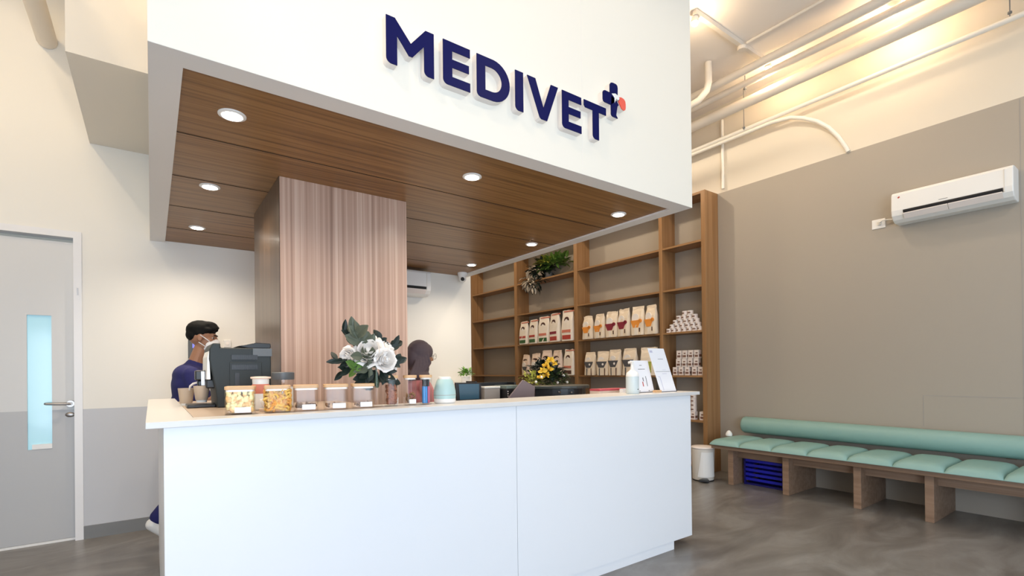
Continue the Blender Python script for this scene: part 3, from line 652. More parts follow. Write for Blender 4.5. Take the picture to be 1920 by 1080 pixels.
# security camera
sc_ = thing('security_camera', 'small white dome security camera under the wooden canopy', 'camera', (2.88, 4.93, HS - 0.004))
MB().lathe([(0.055, 0), (0.055, -0.02), (0.045, -0.045), (0.035, -0.05)], 2.87, 4.90, 24, HS - 0.004 + 0.016).build('mount', M['whiteplastic'], sc_, smooth=True, auto=40)
MB().ell((2.87, 4.90, HS - 0.055), 0.042, n=20).build('camera_head', M['whiteplastic'], sc_, smooth=True)
MB().ell((2.853, 4.868, HS - 0.066), 0.022, n=16).build('lens', M['black'], sc_, smooth=True)
# wall panel with lcd behind the man, and small sensor
wp = thing('access_panel', 'dark wall keypad with blue display behind the masked man', 'control panel', (0.30, YB - 0.01, 1.4))
B(0.255, 0.375, YB - 0.03, YB - 0.001, 1.40, 1.56).build('panel_body', M['midgrey'], wp, bevel=0.004)
B(0.285, 0.345, YB - 0.032, YB - 0.030, 1.49, 1.545).build('display', M['panelblue'], wp)
ws = thing('wall_sensor', 'small white wall sensor above the coffee machine', 'sensor', (0.545, YB, 1.5))
B(0.52, 0.575, YB - 0.02, YB - 0.001, 1.50, 1.565).build('sensor_body', M['whiteplastic'], ws, bevel=0.004)
MB().tube([(0.548, YB - 0.02, 1.535), (0.548, YB - 0.024, 1.535)], 0.014, 16).build('sensor_eye', M['petal'], ws)

# ================================================================== CEILING SERVICES
def pipe(label, pts, r, m='pipe', cat='pipe', name='ceiling_pipe'):
    return tag(MB().tube(pts, r, 14).build(name, M[m], smooth=True, auto=50), label, cat)
pipe('thick cream pipe running under the ceiling nearest the lights', [(5.02, -2.9, 4.36), (5.02, 9.1, 4.36)], 0.042)
pipe('second cream pipe in the ceiling bundle beside the thick one', [(5.20, -2.9, 4.33), (5.20, 9.1, 4.33)], 0.035)
pipe('lowest thick cream pipe of the bundle near the right wall', [(5.32, -2.9, 4.19), (5.32, 9.1, 4.19)], 0.055)
pipe('thin bright conduit running along the right wall below the bundle', [(5.58, -2.9, 4.04), (5.58, 8.0, 4.02)], 0.022, 'pipe_white', 'conduit', 'conduit')
bp_ = [(5.58, 7.0, 3.985), (5.58, 3.2, 3.985), (5.58, 2.75, 3.985), (5.59, 2.55, 3.96), (5.60, 2.42, 3.90), (5.61, 2.30, 3.82), (5.63, 2.20, 3.72), (5.65, 2.12, 3.60), (5.68, 2.06, 3.47), (5.69, 2.05, 3.435)]
pipe('curved conduit bending down to the top of the taupe paint', bp_, 0.020, 'pipe_white', 'conduit', 'conduit')
pipe('vertical white conduit beside the top of the shelving', [(5.67, 3.39, 3.46), (5.67, 3.39, 4.30)], 0.018, 'pipe_white', 'conduit', 'conduit')
pipe('short dropped pipe left of the ceiling spotlights', [(4.77, 3.0, 4.49), (4.77, 3.0, 4.28), (4.765, 3.02, 4.20), (4.75, 3.10, 4.13), (4.74, 3.3, 4.10), (4.74, 5.0, 4.10)], 0.035)
pipe('straight ceiling conduit running forward from the light bar', [(4.77, 2.58, 4.47), (4.77, -2.9, 4.47)], 0.014)
tr = thing('light_bar', 'cream ceiling bar joining the two glowing spotlights', 'light bar', (4.6, 2.63, 4.46))
B(3.98, 5.26, 2.61, 2.65, 4.455, 4.499).build('bar', M['pipe'], tr)
MB().tube([(4.77, 2.63, 4.455), (4.77, 2.63, 4.42)], 0.045, 18).build('junction_box', M['pipe'], tr)
sp_pts = [(4.01, 2.65), (5.24, 2.61), (5.36, 1.555)]
spl = ['glowing ceiling spotlight at the left end of the light bar', 'glowing ceiling spotlight at the right end of the light bar', 'glowing ceiling spotlight nearest the viewer at the upper edge']
for (x, y), lab in zip(sp_pts, spl):
    t = thing('ceiling_spotlight', lab, 'ceiling light', (x, y, 4.45), 'bare ceiling spotlights')
    MB().lathe([(0.02, 0.05), (0.03, 0.045), (0.034, 0.0), (0.030, 0.0)][::-1], x, y, 18, 4.405).build('lamp_housing', M['pipe_white'], t, smooth=True, auto=40)
    MB().ell((x, y, 4.40), 0.030, n=14).build('bulb', M['spotglow'], t, smooth=True)
    lamp('lamp_glow_light', 'POINT', (x, y, 4.28), 6.5, (1.0, 0.74, 0.46), parent=t, shadow_soft_size=0.03)
for x, y, z1, z0, lab in ((5.20, 2.84, 4.49, 4.25, 'thin hanger rod holding the pipe bundle near the light bar'), (5.55, 3.05, 4.49, 4.01, 'long thin hanger rod down to the bright conduit'), (5.58, 0.86, 4.49, 4.06, 'hanger rod at the upper right corner of the room')):
    t = thing('hanger_rod', lab, 'pipe hanger', (x, y, z0), 'pipe hanger rods')
    MB().tube([(x, y, z1), (x, y, z0)], 0.004, 6).build('rod', M['basegrey'], t)
    MB().tube([(x, y, z0 + 0.035), (x, y, z0 + 0.02)], 0.014, 8).build('clamp_nut', M['basegrey'], t)
# big round duct upper left
pipe('large rounded duct end entering the wall at the upper left', [(-0.62, -2.9, 3.79), (-0.62, YB - 0.003, 3.79)], 0.062)

# ================================================================== COUNTER ITEMS
ZT = 1.10
def rsq(w, r, n=4):
    p = []
    for cx, cy, a0 in ((w - r, w - r, 0), (-w + r, w - r, 90), (-w + r, -w + r, 180), (w - r, -w + r, 270)):
        p += arc(cx, cy, r, a0, a0 + 90, n)
    return p
def jar(x, y, w, h, lab, contents, clab, fill, rot=0.0, sticker=True, r=0.012):
    t = thing('glass_jar', lab, 'jar', (x, y, ZT), 'glass jars with bamboo lids on the counter'); t['_w'] = (0, 0, 0)
    g = MB(); n = len(rsq(w / 2, r)); lidh = 0.014
    rings = [(w / 2, 0.0), (w / 2, h - lidh), (w / 2 - 0.003, h - lidh), (w / 2 - 0.003, 0.005)]
    vs = []; fs = []
    for ww, z in rings: vs += [(px, py, z) for px, py in rsq(ww, r)]
    for i in range(3):
        for q in range(n): fs.append((i * n + q, i * n + (q + 1) % n, (i + 1) * n + (q + 1) % n, (i + 1) * n + q))
    fs.append(tuple(reversed(range(n)))); fs.append(tuple(range(3 * n, 4 * n)))
    g.add(vs, fs).build('jar_glass', M['glass'], t)
    l = MB(); l.prism(rsq(w / 2 + 0.001, r), 'z', h - lidh, h); l.build('lid', M['lidwood'], t, bevel=0.002)
    l = MB(); l.prism(rsq(w / 2 - 0.004, r), 'z', h - lidh - 0.008, h - lidh); l.build('lid_gasket', M['petal'], t)
    if sticker:
        s = MB(); a = w * 0.30; s.box(-a * 0.55, a * 1.25, -w / 2 - 0.0012, -w / 2 - 0.0002, 0.008, 0.030); s.build('price_label', M['paper'], t)
    t.rotation_euler = (0, 0, rot)
    if contents:
        m = MB(); ww = w / 2 - 0.012; cnt = int(fill[1]); curls = contents == 'kibble_orange'
        if fill[0] > 0.5:
            m.cur = 1; hh = (h - lidh) * fill[0] * 0.86; m.prism([(px * 0.86, py * 0.86) for px, py in rsq(ww, 0.01)], 'z', 0.006, hh * 0.95); m.cur = 0
        for _ in range(cnt):
            z = 0.008 + random.random() ** 1.2 * (h - lidh) * fill[0]; rad = fill[2] * random.uniform(0.7, 1.2)
            px, py = random.uniform(-ww, ww), random.uniform(-ww, ww)
            if fill[0] > 0.5 and random.random() < 0.75:
                if random.random() < 0.65: py = -ww * random.uniform(0.9, 1.0)
                else: px = ww * random.choice((-1, 1))
            q = Euler((random.uniform(0, 3), random.uniform(0, 3), random.uniform(0, 3))).to_matrix()
            m.cur = 1 if random.random() < 0.28 else 0
            if curls: m.tube([Vector((px * 1.05, py * 1.05, z + 0.008)) + q @ Vector((0.012 * math.cos(a), 0.012 * math.sin(a), 0.002 * a)) for a in (0, 0.7, 1.4, 2.1, 2.8)], [0.003, 0.0046, 0.005, 0.0046, 0.003], 7)
            else: m.ell((px, py, z + rad * 0.5), rad, rad * fill[3], rad * fill[4], 7, q)
        if contents + '_core' not in M: bc0 = M[contents].node_tree.nodes['Principled BSDF'].inputs['Base Color'].default_value; M[contents + '_core'] = mat(contents + '_core', {'kibble_white': (0.85, 0.52, 0.22), 'kibble_orange': (0.80, 0.36, 0.08)}.get(contents, (bc0[0] * 0.8, bc0[1] * 0.8, bc0[2] * 0.8)), 0.8)
        o = m.build('jar_treats', [M[contents], M[contents + '_core']], smooth=True, origin=(0, 0, 0)); o.location = (x, y, ZT + 0.002); o.rotation_euler = (0, 0, rot)
        tag(o, clab, 'treats', kind='stuff')
    return t
RT = R(-12)
jar(0.300, 2.335, 0.108, 0.115, 'square glass jar of pale popcorn-like treats, leftmost of the jars', 'kibble_white', 'pale yellow popcorn-like treats filling the leftmost jar', (0.78, 230, 0.0095, 0.9, 0.8), RT)
jar(0.437, 2.315, 0.100, 0.115, 'square glass jar of orange curled treats, second jar from left', 'kibble_orange', 'orange curled treats filling the second jar', (0.72, 190, 0.011, 0.5, 0.6), RT, sticker=False)
jar(0.552, 2.315, 0.100, 0.115, 'nearly empty square glass jar with brown pieces, third from left', 'kibble_brown', 'few brown chew pieces at the bottom of the third jar', (0.13, 26, 0.012, 0.5, 0.5), RT)
jar(0.680, 2.310, 0.102, 0.115, 'nearly empty square glass jar with brown crumbs, fourth from left', 'kibble_brown', 'brown crumbs at the bottom of the fourth jar', (0.10, 26, 0.011, 0.5, 0.5), RT)
jar(0.804, 2.310, 0.098, 0.115, 'nearly empty square glass jar beside the flower vase, fifth from left', 'kibble_brown', 'dark bits at the bottom of the fifth jar beside the vase', (0.08, 22, 0.011, 0.5, 0.5), RT)
jar(0.955, 2.335, 0.062, 0.150, 'tall glass jar of brown almond-like treats beside the vase', 'almond', 'brown almond-like treats filling the tall jar', (0.62, 110, 0.011, 0.6, 0.45), RT, sticker=False, r=0.02)
jar(1.053, 2.330, 0.062, 0.150, 'tall glass jar with dark shells at its bottom', 'kibble_brown', 'dark shell-like treats in the bottom of the tall jar', (0.33, 28, 0.010, 0.6, 0.5), RT, r=0.02)
jar(1.133, 2.315, 0.058, 0.150, 'tall glass jar holding blue sticks, rightmost of the jars', None, '', None, RT, sticker=False, r=0.02)
for dx, c, lab in ((-0.013, 'blue2', 'left'), (0.0, 'blue2', 'middle'), (0.013, 'pinks', 'right')):
    if c not in M: M[c] = mat(c, (0.04, 0.25, 0.62) if c == 'blue2' else (0.45, 0.10, 0.20), 0.4)
    t = thing('treat_tube', '%s %s tube with black cap in the rightmost tall jar' % (lab, 'blue' if c == 'blue2' else 'pink'), 'tube', (1.133 + dx, 2.315, ZT + 0.006))
    B(1.133 + dx - 0.0055, 1.133 + dx + 0.0055, 2.306, 2.322, ZT + 0.006, ZT + 0.092).build('tube_body', M[c], t, bevel=0.002)
    B(1.133 + dx - 0.005, 1.133 + dx + 0.005, 2.307, 2.321, ZT + 0.092, ZT + 0.128).build('cap', M['black'], t, bevel=0.002)
# canister behind first jar
t = thing('ceramic_canister', 'pink and white canister with a flat pink lid behind the first jar', 'canister', (0.405, 2.52, ZT))
MB().lathe([(0.030, 0), (0.036, 0.006), (0.038, 0.06), (0.037, 0.075)], 0.405, 2.52, 24, ZT).build('canister_base', M['whiteplastic'], t, smooth=True, auto=40)
MB().lathe([(0.037, 0.075), (0.040, 0.095), (0.038, 0.112), (0.034, 0.118)], 0.405, 2.52, 24, ZT).build('canister_band', M['salmon'], t, smooth=True, auto=40)
MB().lathe([(0.034, 0.118), (0.035, 0.138), (0.033, 0.142)], 0.405, 2.52, 24, ZT).build('canister_neck', M['whiteplastic'], t, smooth=True, auto=40)
MB().lathe([(0.040, 0.142), (0.043, 0.146), (0.042, 0.151), (0.02, 0.153)], 0.405, 2.52, 24, ZT).build('canister_lid', M['bagpink'], t, smooth=True, auto=40)
t = thing('bowl', 'small cream bowl on a saucer between the two filled jars', 'bowl', (0.44, 2.44, ZT))
MB().lathe([(0.020, 0.012), (0.034, 0.03), (0.040, 0.052), (0.037, 0.052), (0.02, 0.03)], 0.428, 2.44, 24, ZT).build('bowl_body', M['whiteplastic'], t, smooth=True)
MB().lathe([(0.040, 0.0), (0.045, 0.01), (0.02, 0.012)], 0.428, 2.44, 24, ZT).build('saucer', M['bagpink'], t)
t = thing('storage_jar', 'tall clear jar with a dark grey lid half full of white powder', 'jar', (0.515, 2.62, ZT))
MB().lathe([(0.048, 0), (0.049, 0.01), (0.049, 0.135), (0.046, 0.135), (0.046, 0.006)], 0.52, 2.62, 28, ZT).build('jar_glass', M['glass'], t, smooth=True, auto=40)
MB().lathe([(0.05, 0.135), (0.051, 0.14), (0.051, 0.168), (0.047, 0.172)], 0.52, 2.62, 28, ZT).build('lid', M['midgrey'], t, smooth=True, auto=40)
MB().lathe([(0.045, 0.008), (0.045, 0.10), (0.03, 0.102)], 0.52, 2.62, 28, ZT).build('powder_fill', M['whiteplastic'], t, smooth=True, auto=40)
# humidifier
hx, hy = 1.25, 2.33
t = thing('humidifier', 'rounded mint green diffuser with white base and top', 'humidifier', (hx, hy, ZT))
MB().lathe([(0.050, 0), (0.056, 0.006), (0.057, 0.024)], hx, hy, 32, ZT).build('base', M['whiteplastic'], t, smooth=True, auto=40)
MB().lathe([(0.057, 0.0245), (0.0585, 0.045), (0.0575, 0.065), (0.050, 0.095), (0.042, 0.118), (0.036, 0.126)], hx, hy, 32, ZT).build('body', M['mint'], t, smooth=True, auto=50)
MB().lathe([(0.0592, 0.0425), (0.0592, 0.045)], hx, hy, 32, ZT).build('seam_ring', M['seam'], t)
MB().lathe([(0.034, 0.1262), (0.033, 0.136), (0.028, 0.139)], hx, hy, 32, ZT).build('top_cap', M['whiteplastic'], t, smooth=True, auto=40)
# little boxes
tag(B(1.00, 1.03, 2.42, 2.45, ZT, ZT + 0.035).build('small_box', M['tin'], bevel=0.002), 'tiny beige box behind the tall jars', 'box')

# ---- flower vase
vx, vy = 0.885, 2.345
t = thing('glass_vase', 'tall slim clear glass vase holding white roses', 'vase', (vx, vy, ZT))
MB().lathe([(0.026, 0), (0.028, 0.01), (0.026, 0.10), (0.030, 0.19), (0.034, 0.215), (0.032, 0.215), (0.028, 0.19), (0.024, 0.10), (0.024, 0.012)], vx, vy, 24, ZT).build('vase_glass', M['glass'], t, smooth=True)
def rose(c, r, lab, face):
    c = Vector(c); face = Vector(face).normalized()
    t = thing('white_rose', lab, 'flower', c, 'white roses in the glass vase')
    q = face.to_track_quat('Z', 'Y').to_matrix(); mb = MB()
    for ring, (n, tilt, sc, sz) in enumerate(((2, 0.0, 0.20, 0.95), (3, 0.05, 0.36, 0.98), (4, 0.20, 0.54, 0.98), (5, 0.38, 0.72, 0.95), (6, 0.60, 0.90, 0.92), (6, 0.95, 1.02, 0.85))):
        for i in range(n):
            a = 2 * PI * (i + ring * 0.37) / n; vs = []; fs = []; nu, nv = 5, 5
            for u in range(nu + 1):
                for v in range(nv + 1):
                    uu = (u / nu - 0.5) * 2; vv = v / nv
                    ang = a + uu * (PI / n) * 1.12; cup = math.sin(vv * PI / 2)
                    rad = r * sc * (0.35 + 0.65 * cup) * (1 + 0.22 * tilt * vv ** 4) * (1 + 0.05 * math.sin(uu * 5 + i * 2 + ring) * vv * vv)
                    h = r * (-0.75 + 1.45 * vv * math.cos(tilt * vv)) * sz - r * 0.30 * uu * uu * vv + 0.04 * r * math.sin(i * 5 + ring * 3)
                    vs.append(c + q @ Vector((rad * math.cos(ang), rad * math.sin(ang), h)))
            for u in range(nu):
                for v in range(nv): k = u * (nv + 1) + v; fs.append((k, k + nv + 1, k + nv + 2, k + 1))
            mb.add(vs, fs)
    mb.ell(c - face * r * 0.15, r * 0.45, n=10)
    mb.build('petals', M['petal'], t, smooth=True)
    e = Vector((vx, vy, ZT + 0.20)); m_ = (c + e) / 2 + Vector((0, 0, 0.01)); s = MB(); s.tube([c - face * r * 0.6, m_, e, (vx + random.uniform(-.008, .008), vy + random.uniform(-.008, .008), ZT + 0.09)], 0.0022, 6); s.build('stem', M['stem'], t)
rose((0.845, 2.33, 1.362), 0.066, 'large open white rose in the middle of the bouquet', (-0.4, -0.9, 0.5))
rose((0.913, 2.30, 1.326), 0.049, 'round white rose bud at the lower front of the bouquet', (0.1, -1, 0.15))
rose((0.757, 2.36, 1.340), 0.044, 'pinkish white rose at the left side of the bouquet', (-1, -0.5, -0.1))
rose((0.882, 2.38, 1.410), 0.050, 'white rose at the top of the bouquet', (0.1, -0.5, 0.9))
rose((0.945, 2.36, 1.378), 0.042, 'white rose at the upper right of the bouquet', (0.6, -0.6, 0.5))
rose((0.985, 2.37, 1.285), 0.022, 'small white bud drooping at the right of the bouquet', (0.8, -0.3, -0.5))
def sprig(end, lab, m, n=7, L=0.07, W=0.035, seed=0):
    rs = random.Random(seed); end = Vector(end); b0 = Vector((vx, vy, ZT + 0.19)); t = thing('leafy_sprig', lab, 'foliage', b0, 'leafy sprigs in the glass vase')
    mid = (b0 + end) / 2 + Vector((0, 0, 0.02)); pts = [b0, mid, end]; MB().tube([Vector((vx + rs.uniform(-.008, .008), vy + rs.uniform(-.008, .008), ZT + 0.11))] + pts, 0.0018, 6).build('twig', M['stem'], t)
    mb = MB()
    for i in range(n):
        f = 0.45 + 0.55 * i / (n - 1); p = b0.lerp(mid, f * 2) if f < 0.5 else mid.lerp(end, f * 2 - 1)
        d = (end - b0).normalized() + Vector((rs.uniform(-1, 1), rs.uniform(-0.8, 0.8), rs.uniform(-0.8, 0.8))) * 0.9
        mb.leaf(p, d, Vector((rs.uniform(-.4, .4), -1, rs.uniform(-.3, .6))), L * rs.uniform(0.8, 1.15), W * rs.uniform(0.8, 1.15), 0.12)
    mb.build('leaves', M[m], t)
sprig((0.775, 2.36, 1.455), 'sage green leafy sprig rising at the upper left', 'leafsage', 9, 0.075, 0.045, 1)
sprig((0.735, 2.37, 1.46), 'dark sprig pointing to the upper left of the bouquet', 'leafdark', 7, 0.06, 0.028, 2)
sprig((0.70, 2.36, 1.32), 'dark thin sprig at the far left of the bouquet', 'leafdark', 8, 0.055, 0.025, 3)
sprig((0.77, 2.32, 1.29), 'yellowish green sprig at the lower left', 'leafgreen', 5, 0.07, 0.035, 4)
sprig((0.83, 2.31, 1.28), 'sage sprig at the bottom of the bouquet', 'leafsage', 8, 0.065, 0.032, 5)
sprig((0.92, 2.33, 1.25), 'dark sprig under the round rose', 'leafdark', 10, 0.07, 0.035, 6)
sprig((1.00, 2.35, 1.31), 'dark sprig at the right of the bouquet', 'leafdark', 10, 0.065, 0.035, 7)
sprig((1.00, 2.38, 1.40), 'dark leafy sprig at the upper right', 'leafdark', 8, 0.065, 0.032, 8)
sprig((0.935, 2.42, 1.435), 'dark leaf cluster behind the top rose', 'leafdark', 6, 0.05, 0.035, 9)
sprig((0.88, 2.38, 1.22), 'dark leaves hanging over the vase rim', 'leafdark', 12, 0.06, 0.035, 10)
sprig((0.82, 2.33, 1.235), 'dark drooping sprig left of the vase rim', 'leafdark', 12, 0.065, 0.036, 12)
sprig((0.95, 2.34, 1.225), 'dark drooping sprig right of the vase rim', 'leafdark', 12, 0.065, 0.036, 13)
sprig((0.72, 2.34, 1.27), 'dark pointed sprig hanging at the lower left', 'leafdark', 6, 0.07, 0.03, 14)
sprig((0.79, 2.35, 1.44), 'broad sage sprig above the large rose', 'leafsage', 7, 0.085, 0.055, 15)
sprig((0.80, 2.30, 1.34), 'sage leaf lying across the large rose', 'leafsage', 4, 0.07, 0.04, 11)

# ---- coffee machine (front faces -x)
mx0, mx1, my0, my1 = 0.232, 0.505, 2.83, 3.13; zt_ = ZT
cm = thing('coffee_machine', 'dark grey automatic coffee machine with spout over two beige cups', 'coffee machine', (0.37, 2.98, ZT))
pf_ = [(mx0 + 0.03, zt_), (mx1, zt_), (mx1, zt_ + 0.296), (mx0 + 0.045, zt_ + 0.296), (mx0 + 0.045, zt_ + 0.318), (mx0 + 0.012, zt_ + 0.318), (mx0 - 0.002, zt_ + 0.29), (mx0 - 0.004, zt_ + 0.24), (mx0 + 0.006, zt_ + 0.18), (mx0 + 0.022, zt_ + 0.10), (mx0 + 0.027, zt_ + 0.05)]
MB().prism(pf_, 'y', my0, my1).build('machine_body', M['darkgrey'], cm, bevel=0.006)
for z in (0.238, 0.188):
    v_ = MB(); v_.box(0.324, 0.441, my0 - 0.0052, my0 + 0.002, zt_ + z - 0.001, zt_ + z + 0.023)
    for i in range(12): v_.box(0.325 + i * 0.0095, 0.331 + i * 0.0095, my0 - 0.0065, my0 + 0.002, zt_ + z, zt_ + z + 0.022)
    v_.build('side_vent', M['black'], cm)
dpn = MB(); dpn.box(0.315, 0.46, my0 - 0.004, my0, zt_ + 0.03, zt_ + 0.225); dpp = dpn.build('side_door', M['darkgrey'], cm, bevel=0.002)
B(0.338, 0.358, my0 - 0.006, my0 - 0.004, zt_ + 0.09, zt_ + 0.17).build('door_grip', M['black'], dpp)
MB().prism([(mx0 - 0.012, zt_ + 0.14), (mx0 + 0.002, zt_ + 0.14), (mx0 - 0.002, zt_ + 0.24), (mx0 + 0.003, zt_ + 0.30), (mx0 - 0.01, zt_ + 0.25)], 'y', my0 + 0.01, my1 - 0.03).build('front_trim', M['whiteplastic'], cm)
sp = MB(); sp.box(mx0 - 0.055, mx0 + 0.02, 2.94, 3.0, zt_ + 0.135, zt_ + 0.185); sp.box(mx0 - 0.045, mx0 - 0.02, 2.955, 2.985, zt_ + 0.105, zt_ + 0.135); sp.box(mx0 - 0.012, mx0 + 0.03, 2.90, 3.04, zt_ + 0.095, zt_ + 0.14); sp.build('coffee_spout', M['black'], cm, bevel=0.006)
B(mx0 - 0.030, mx0 - 0.015, 2.935, 2.94, zt_ + 0.11, zt_ + 0.18).build('spout_badge', M['chrome'], cm)
B(0.140, mx0 + 0.029, 2.89, 3.05, zt_ + 0.0, zt_ + 0.016).build('drip_tray', M['black'], cm, bevel=0.004)
hp = MB(); hp.prism([(0.41, 0.296), (0.505, 0.296), (0.513, 0.305), (0.510, 0.324), (0.44, 0.327), (0.40, 0.317), (0.36, 0.309), (0.37, 0.303)], 'y', my0 + 0.04, my1 - 0.04)
for q in range(len(hp.v)): hp.v[q].z += zt_
hp.build('hopper_lid', M['black'], cm, bevel=0.004)
B(0.42, 0.508, my0 - 0.003, my0, zt_ + 0.255, zt_ + 0.295).build('bean_window', M['midgrey'], cm)
tag(MB().tube([(0.158, 3.03, ZT + 0.085), (0.160, 3.02, ZT + 0.105), (0.172, 3.0, ZT + 0.118), (0.20, 2.99, ZT + 0.127), (0.232, 2.985, ZT + 0.138)], 0.0055, 10).build('milk_hose', M['tin'], smooth=True), 'pale curved milk hose from the left cup to the coffee machine', 'hose')
def cup(x, y, z, lab, r=0.038, h=0.080):
    t = thing('cup', lab, 'cup', (x, y, z), 'taupe cups at the coffee machine')
    MB().lathe([(r * 0.72, 0), (r * 0.76, 0.004), (r, h), (r * 0.94, h), (r * 0.72, 0.008)], x, y, 28, z + 0.012).build('cup_body', M['cup'], t, smooth=True, auto=50)
    MB().lathe([(r * 0.62, 0), (r * 0.66, 0.0118)], x, y, 24, z).build('cup_foot', M['whiteplastic'], t)
cup(0.150, 3.18, ZT, 'taupe cup with hose on the counter left of the machine')
cup(0.205, 2.96, ZT + 0.024, 'taupe cup on the drip tray under the spout', 0.036, 0.072)

# ---- right end of the counter
bx_, by_ = 2.66, 2.27
t = thing('sanitizer_bottle', 'pale grey pump bottle on the counter beside the leaflet stand', 'bottle', (bx_, by_, ZT))
MB().lathe([(0.041, 0), (0.044, 0.004), (0.044, 0.118)], bx_, by_, 28, ZT).build('bottle_body', mat('pale_aqua_plastic', (0.62, 0.70, 0.72), 0.35), t, smooth=True, auto=40)
MB().lathe([(0.044, 0.1185), (0.043, 0.132), (0.036, 0.146), (0.020, 0.158), (0.014, 0.166), (0.011, 0.200)], bx_, by_, 28, ZT).build('shoulder', M['whiteplastic'], t, smooth=True, auto=50)
pm = MB(); pm.tube([(bx_, by_, ZT + 0.2005), (bx_, by_, ZT + 0.212)], 0.009); pm.box(bx_ - 0.010, bx_ + 0.010, by_ - 0.010, by_ + 0.030, ZT + 0.210, ZT + 0.222); pm.build('pump_head', M['whiteplastic'], t, bevel=0.002)
B(bx_ - 0.0, bx_ + 0.008, by_ - 0.0452, by_ - 0.044, ZT + 0.028, ZT + 0.034).build('bottle_mark', M['black'], t)
def card(x0, x1, y, z0, h, shear, lean, lab, name, prints, m='paper'):
    """upright card: x0..x1 at base, top shifted by shear in x and lean in y"""
    t = thing(name, lab, 'sign', ((x0 + x1) / 2, y, z0))
    def P(u, v, o=0.0): return (x0 + (x1 - x0) * u + shear * v, y + lean * v + o, z0 + 0.004 + h * v)
    mb = MB(); th = 0.004
    vs = [P(0, 0), P(1, 0), P(1, 1), P(0, 1), P(0, 0, th), P(1, 0, th), P(1, 1, th), P(0, 1, th)]
    mb.add(vs, [(0, 1, 2, 3), (7, 6, 5, 4), (0, 4, 5, 1), (1, 5, 6, 2), (2, 6, 7, 3), (3, 7, 4, 0)]); mb.build('card', M[m], t)
    for u0, u1, v0, v1, mm in prints:
        p = MB(); p.add([P(u0, v0, -0.0008), P(u1, v0, -0.0008), P(u1, v1, -0.0008), P(u0, v1, -0.0008)], [(0, 1, 2, 3)]); p.build('printed_mark', M[mm], t)
    # rear support
    s = MB(); s.add([P(0.3, 0.5, th), P(0.7, 0.5, th), (x0 + (x1 - x0) * 0.7, y + 0.09, z0), (x0 + (x1 - x0) * 0.3, y + 0.09, z0)], [(0, 1, 2, 3)]); s.build('rear_support', M['black'], t)
    B(x0, x1, y - 0.004, y + 0.012, z0, z0 + 0.004).build('card_foot', M['black'], t)
    return t
card(2.765, 2.955, 2.32, ZT, 0.225, -0.045, 0.02, 'white leaflet card stand beside the pump bottle', 'card_stand', [(0.33, 0.72, 0.72, 0.735, 'greyp'), (0.45, 0.58, 0.84, 0.855, 'greyp'), (0.42, 0.47, 0.18, 0.33, 'red'), (0.48, 0.52, 0.34, 0.46, 'greyp'), (0.66, 0.69, 0.18, 0.50, 'greyp'), (0.15, 0.22, 0.03, 0.05, 'greyp'), (0.68, 0.75, 0.03, 0.05, 'greyp')])
card(2.966, 3.146, 2.27, ZT, 0.312, -0.105, 0.03, 'tall white notice card leaning to the left at the counter end', 'notice_stand', [(0.42, 0.75, 0.75, 0.758, 'greyp'), (0.05, 0.95, 0.46, 0.466, 'greyp'), (0.42, 0.70, 0.41, 0.418, 'lav'), (0.20, 0.23, 0.03, 0.34, 'lav'), (0.10, 0.22, 0.34, 0.35, 'lav'), (0.05, 0.22, 0.90, 0.95, 'lav'), (0.50, 0.72, 0.50, 0.506, 'lav')])
tag(B(2.90, 2.955, 2.255, 2.29, ZT, ZT + 0.016).build('wood_block', M['lidwood'], bevel=0.001), 'small wooden block between the two card stands', 'block')
tag(B(3.16, 3.20, 2.30, 2.33, ZT, ZT + 0.015).build('desk_clip', M['black'], bevel=0.003), 'small black clip at the right end of the counter', 'clip')

# ---- equipment on the low desk
DZ = 0.75
t = thing('desktop_monitor', 'small black monitor with a dim blue screen right of the mint diffuser', 'monitor', (1.58, 2.75, DZ))
MB().prism([(1.588, 1.00), (1.764, 1.00), (1.762, 1.190), (1.572, 1.194)], 'y', 2.78, 2.80).build('screen_housing', M['black'], t, bevel=0.002)
MB().prism([(1.600, 1.085), (1.745, 1.085), (1.745, 1.182), (1.592, 1.184)], 'y', 2.7785, 2.78).build('screen', M['screen'], t)
MB().tube([(1.67, 2.80, 1.05), (1.67, 2.83, 0.76)], 0.014).build('stand', M['black'], t); B(1.60, 1.74, 2.76, 2.85, DZ, DZ + 0.012).build('stand_foot', M['black'], t)
t = thing('office_phone_base', 'tall dark frame behind the small monitor', 'equipment rack', (1.80, 2.95, DZ)); 
B(1.765, 1.78, 2.86, 2.98, DZ, 1.198).build('rack_side', M['black'], t); B(2.09, 2.105, 2.86, 2.98, DZ, 1.185).build('rack_side', M['black'], t); B(1.78, 2.09, 2.94, 2.98, DZ, 1.185).build('rack_back', M['black'], t); B(1.78, 2.09, 2.86, 2.94, DZ + 0.05, DZ + 0.065).build('rack_shelf', M['black'], t)
t.name = 'equipment_rack'
t = thing('document_tray', 'beige box file with a pale top edge between monitor and dark case', 'box file', (1.78, 2.80, DZ))
B(1.776, 1.900, 2.76, 2.84, DZ, 1.150).build('box_body', M['taupe'], t, bevel=0.003); B(1.774, 1.902, 2.758, 2.842, 1.1505, 1.164).build('box_rim', M['offwhite'], t, bevel=0.003)
t = thing('computer_case', 'dark computer case with a grey-green top behind the counter', 'computer', (1.98, 2.80, DZ))
B(1.912, 2.055, 2.70, 2.85, DZ, 1.146).build('case_body', M['black'], t, bevel=0.003); B(1.912, 2.055, 2.70, 2.85, 1.1465, 1.168).build('case_top', mat('grey_green_plastic', (0.15, 0.19, 0.17), 0.4), t, bevel=0.002)
pt = MB()
for z in (1.125, 1.11, 1.095): pt.box(1.918, 1.925, 2.698, 2.70, z, z + 0.007)
pt.box(1.96, 1.985, 2.698, 2.70, 1.118, 1.124); pt.build('port_lights', M['tin'], t)
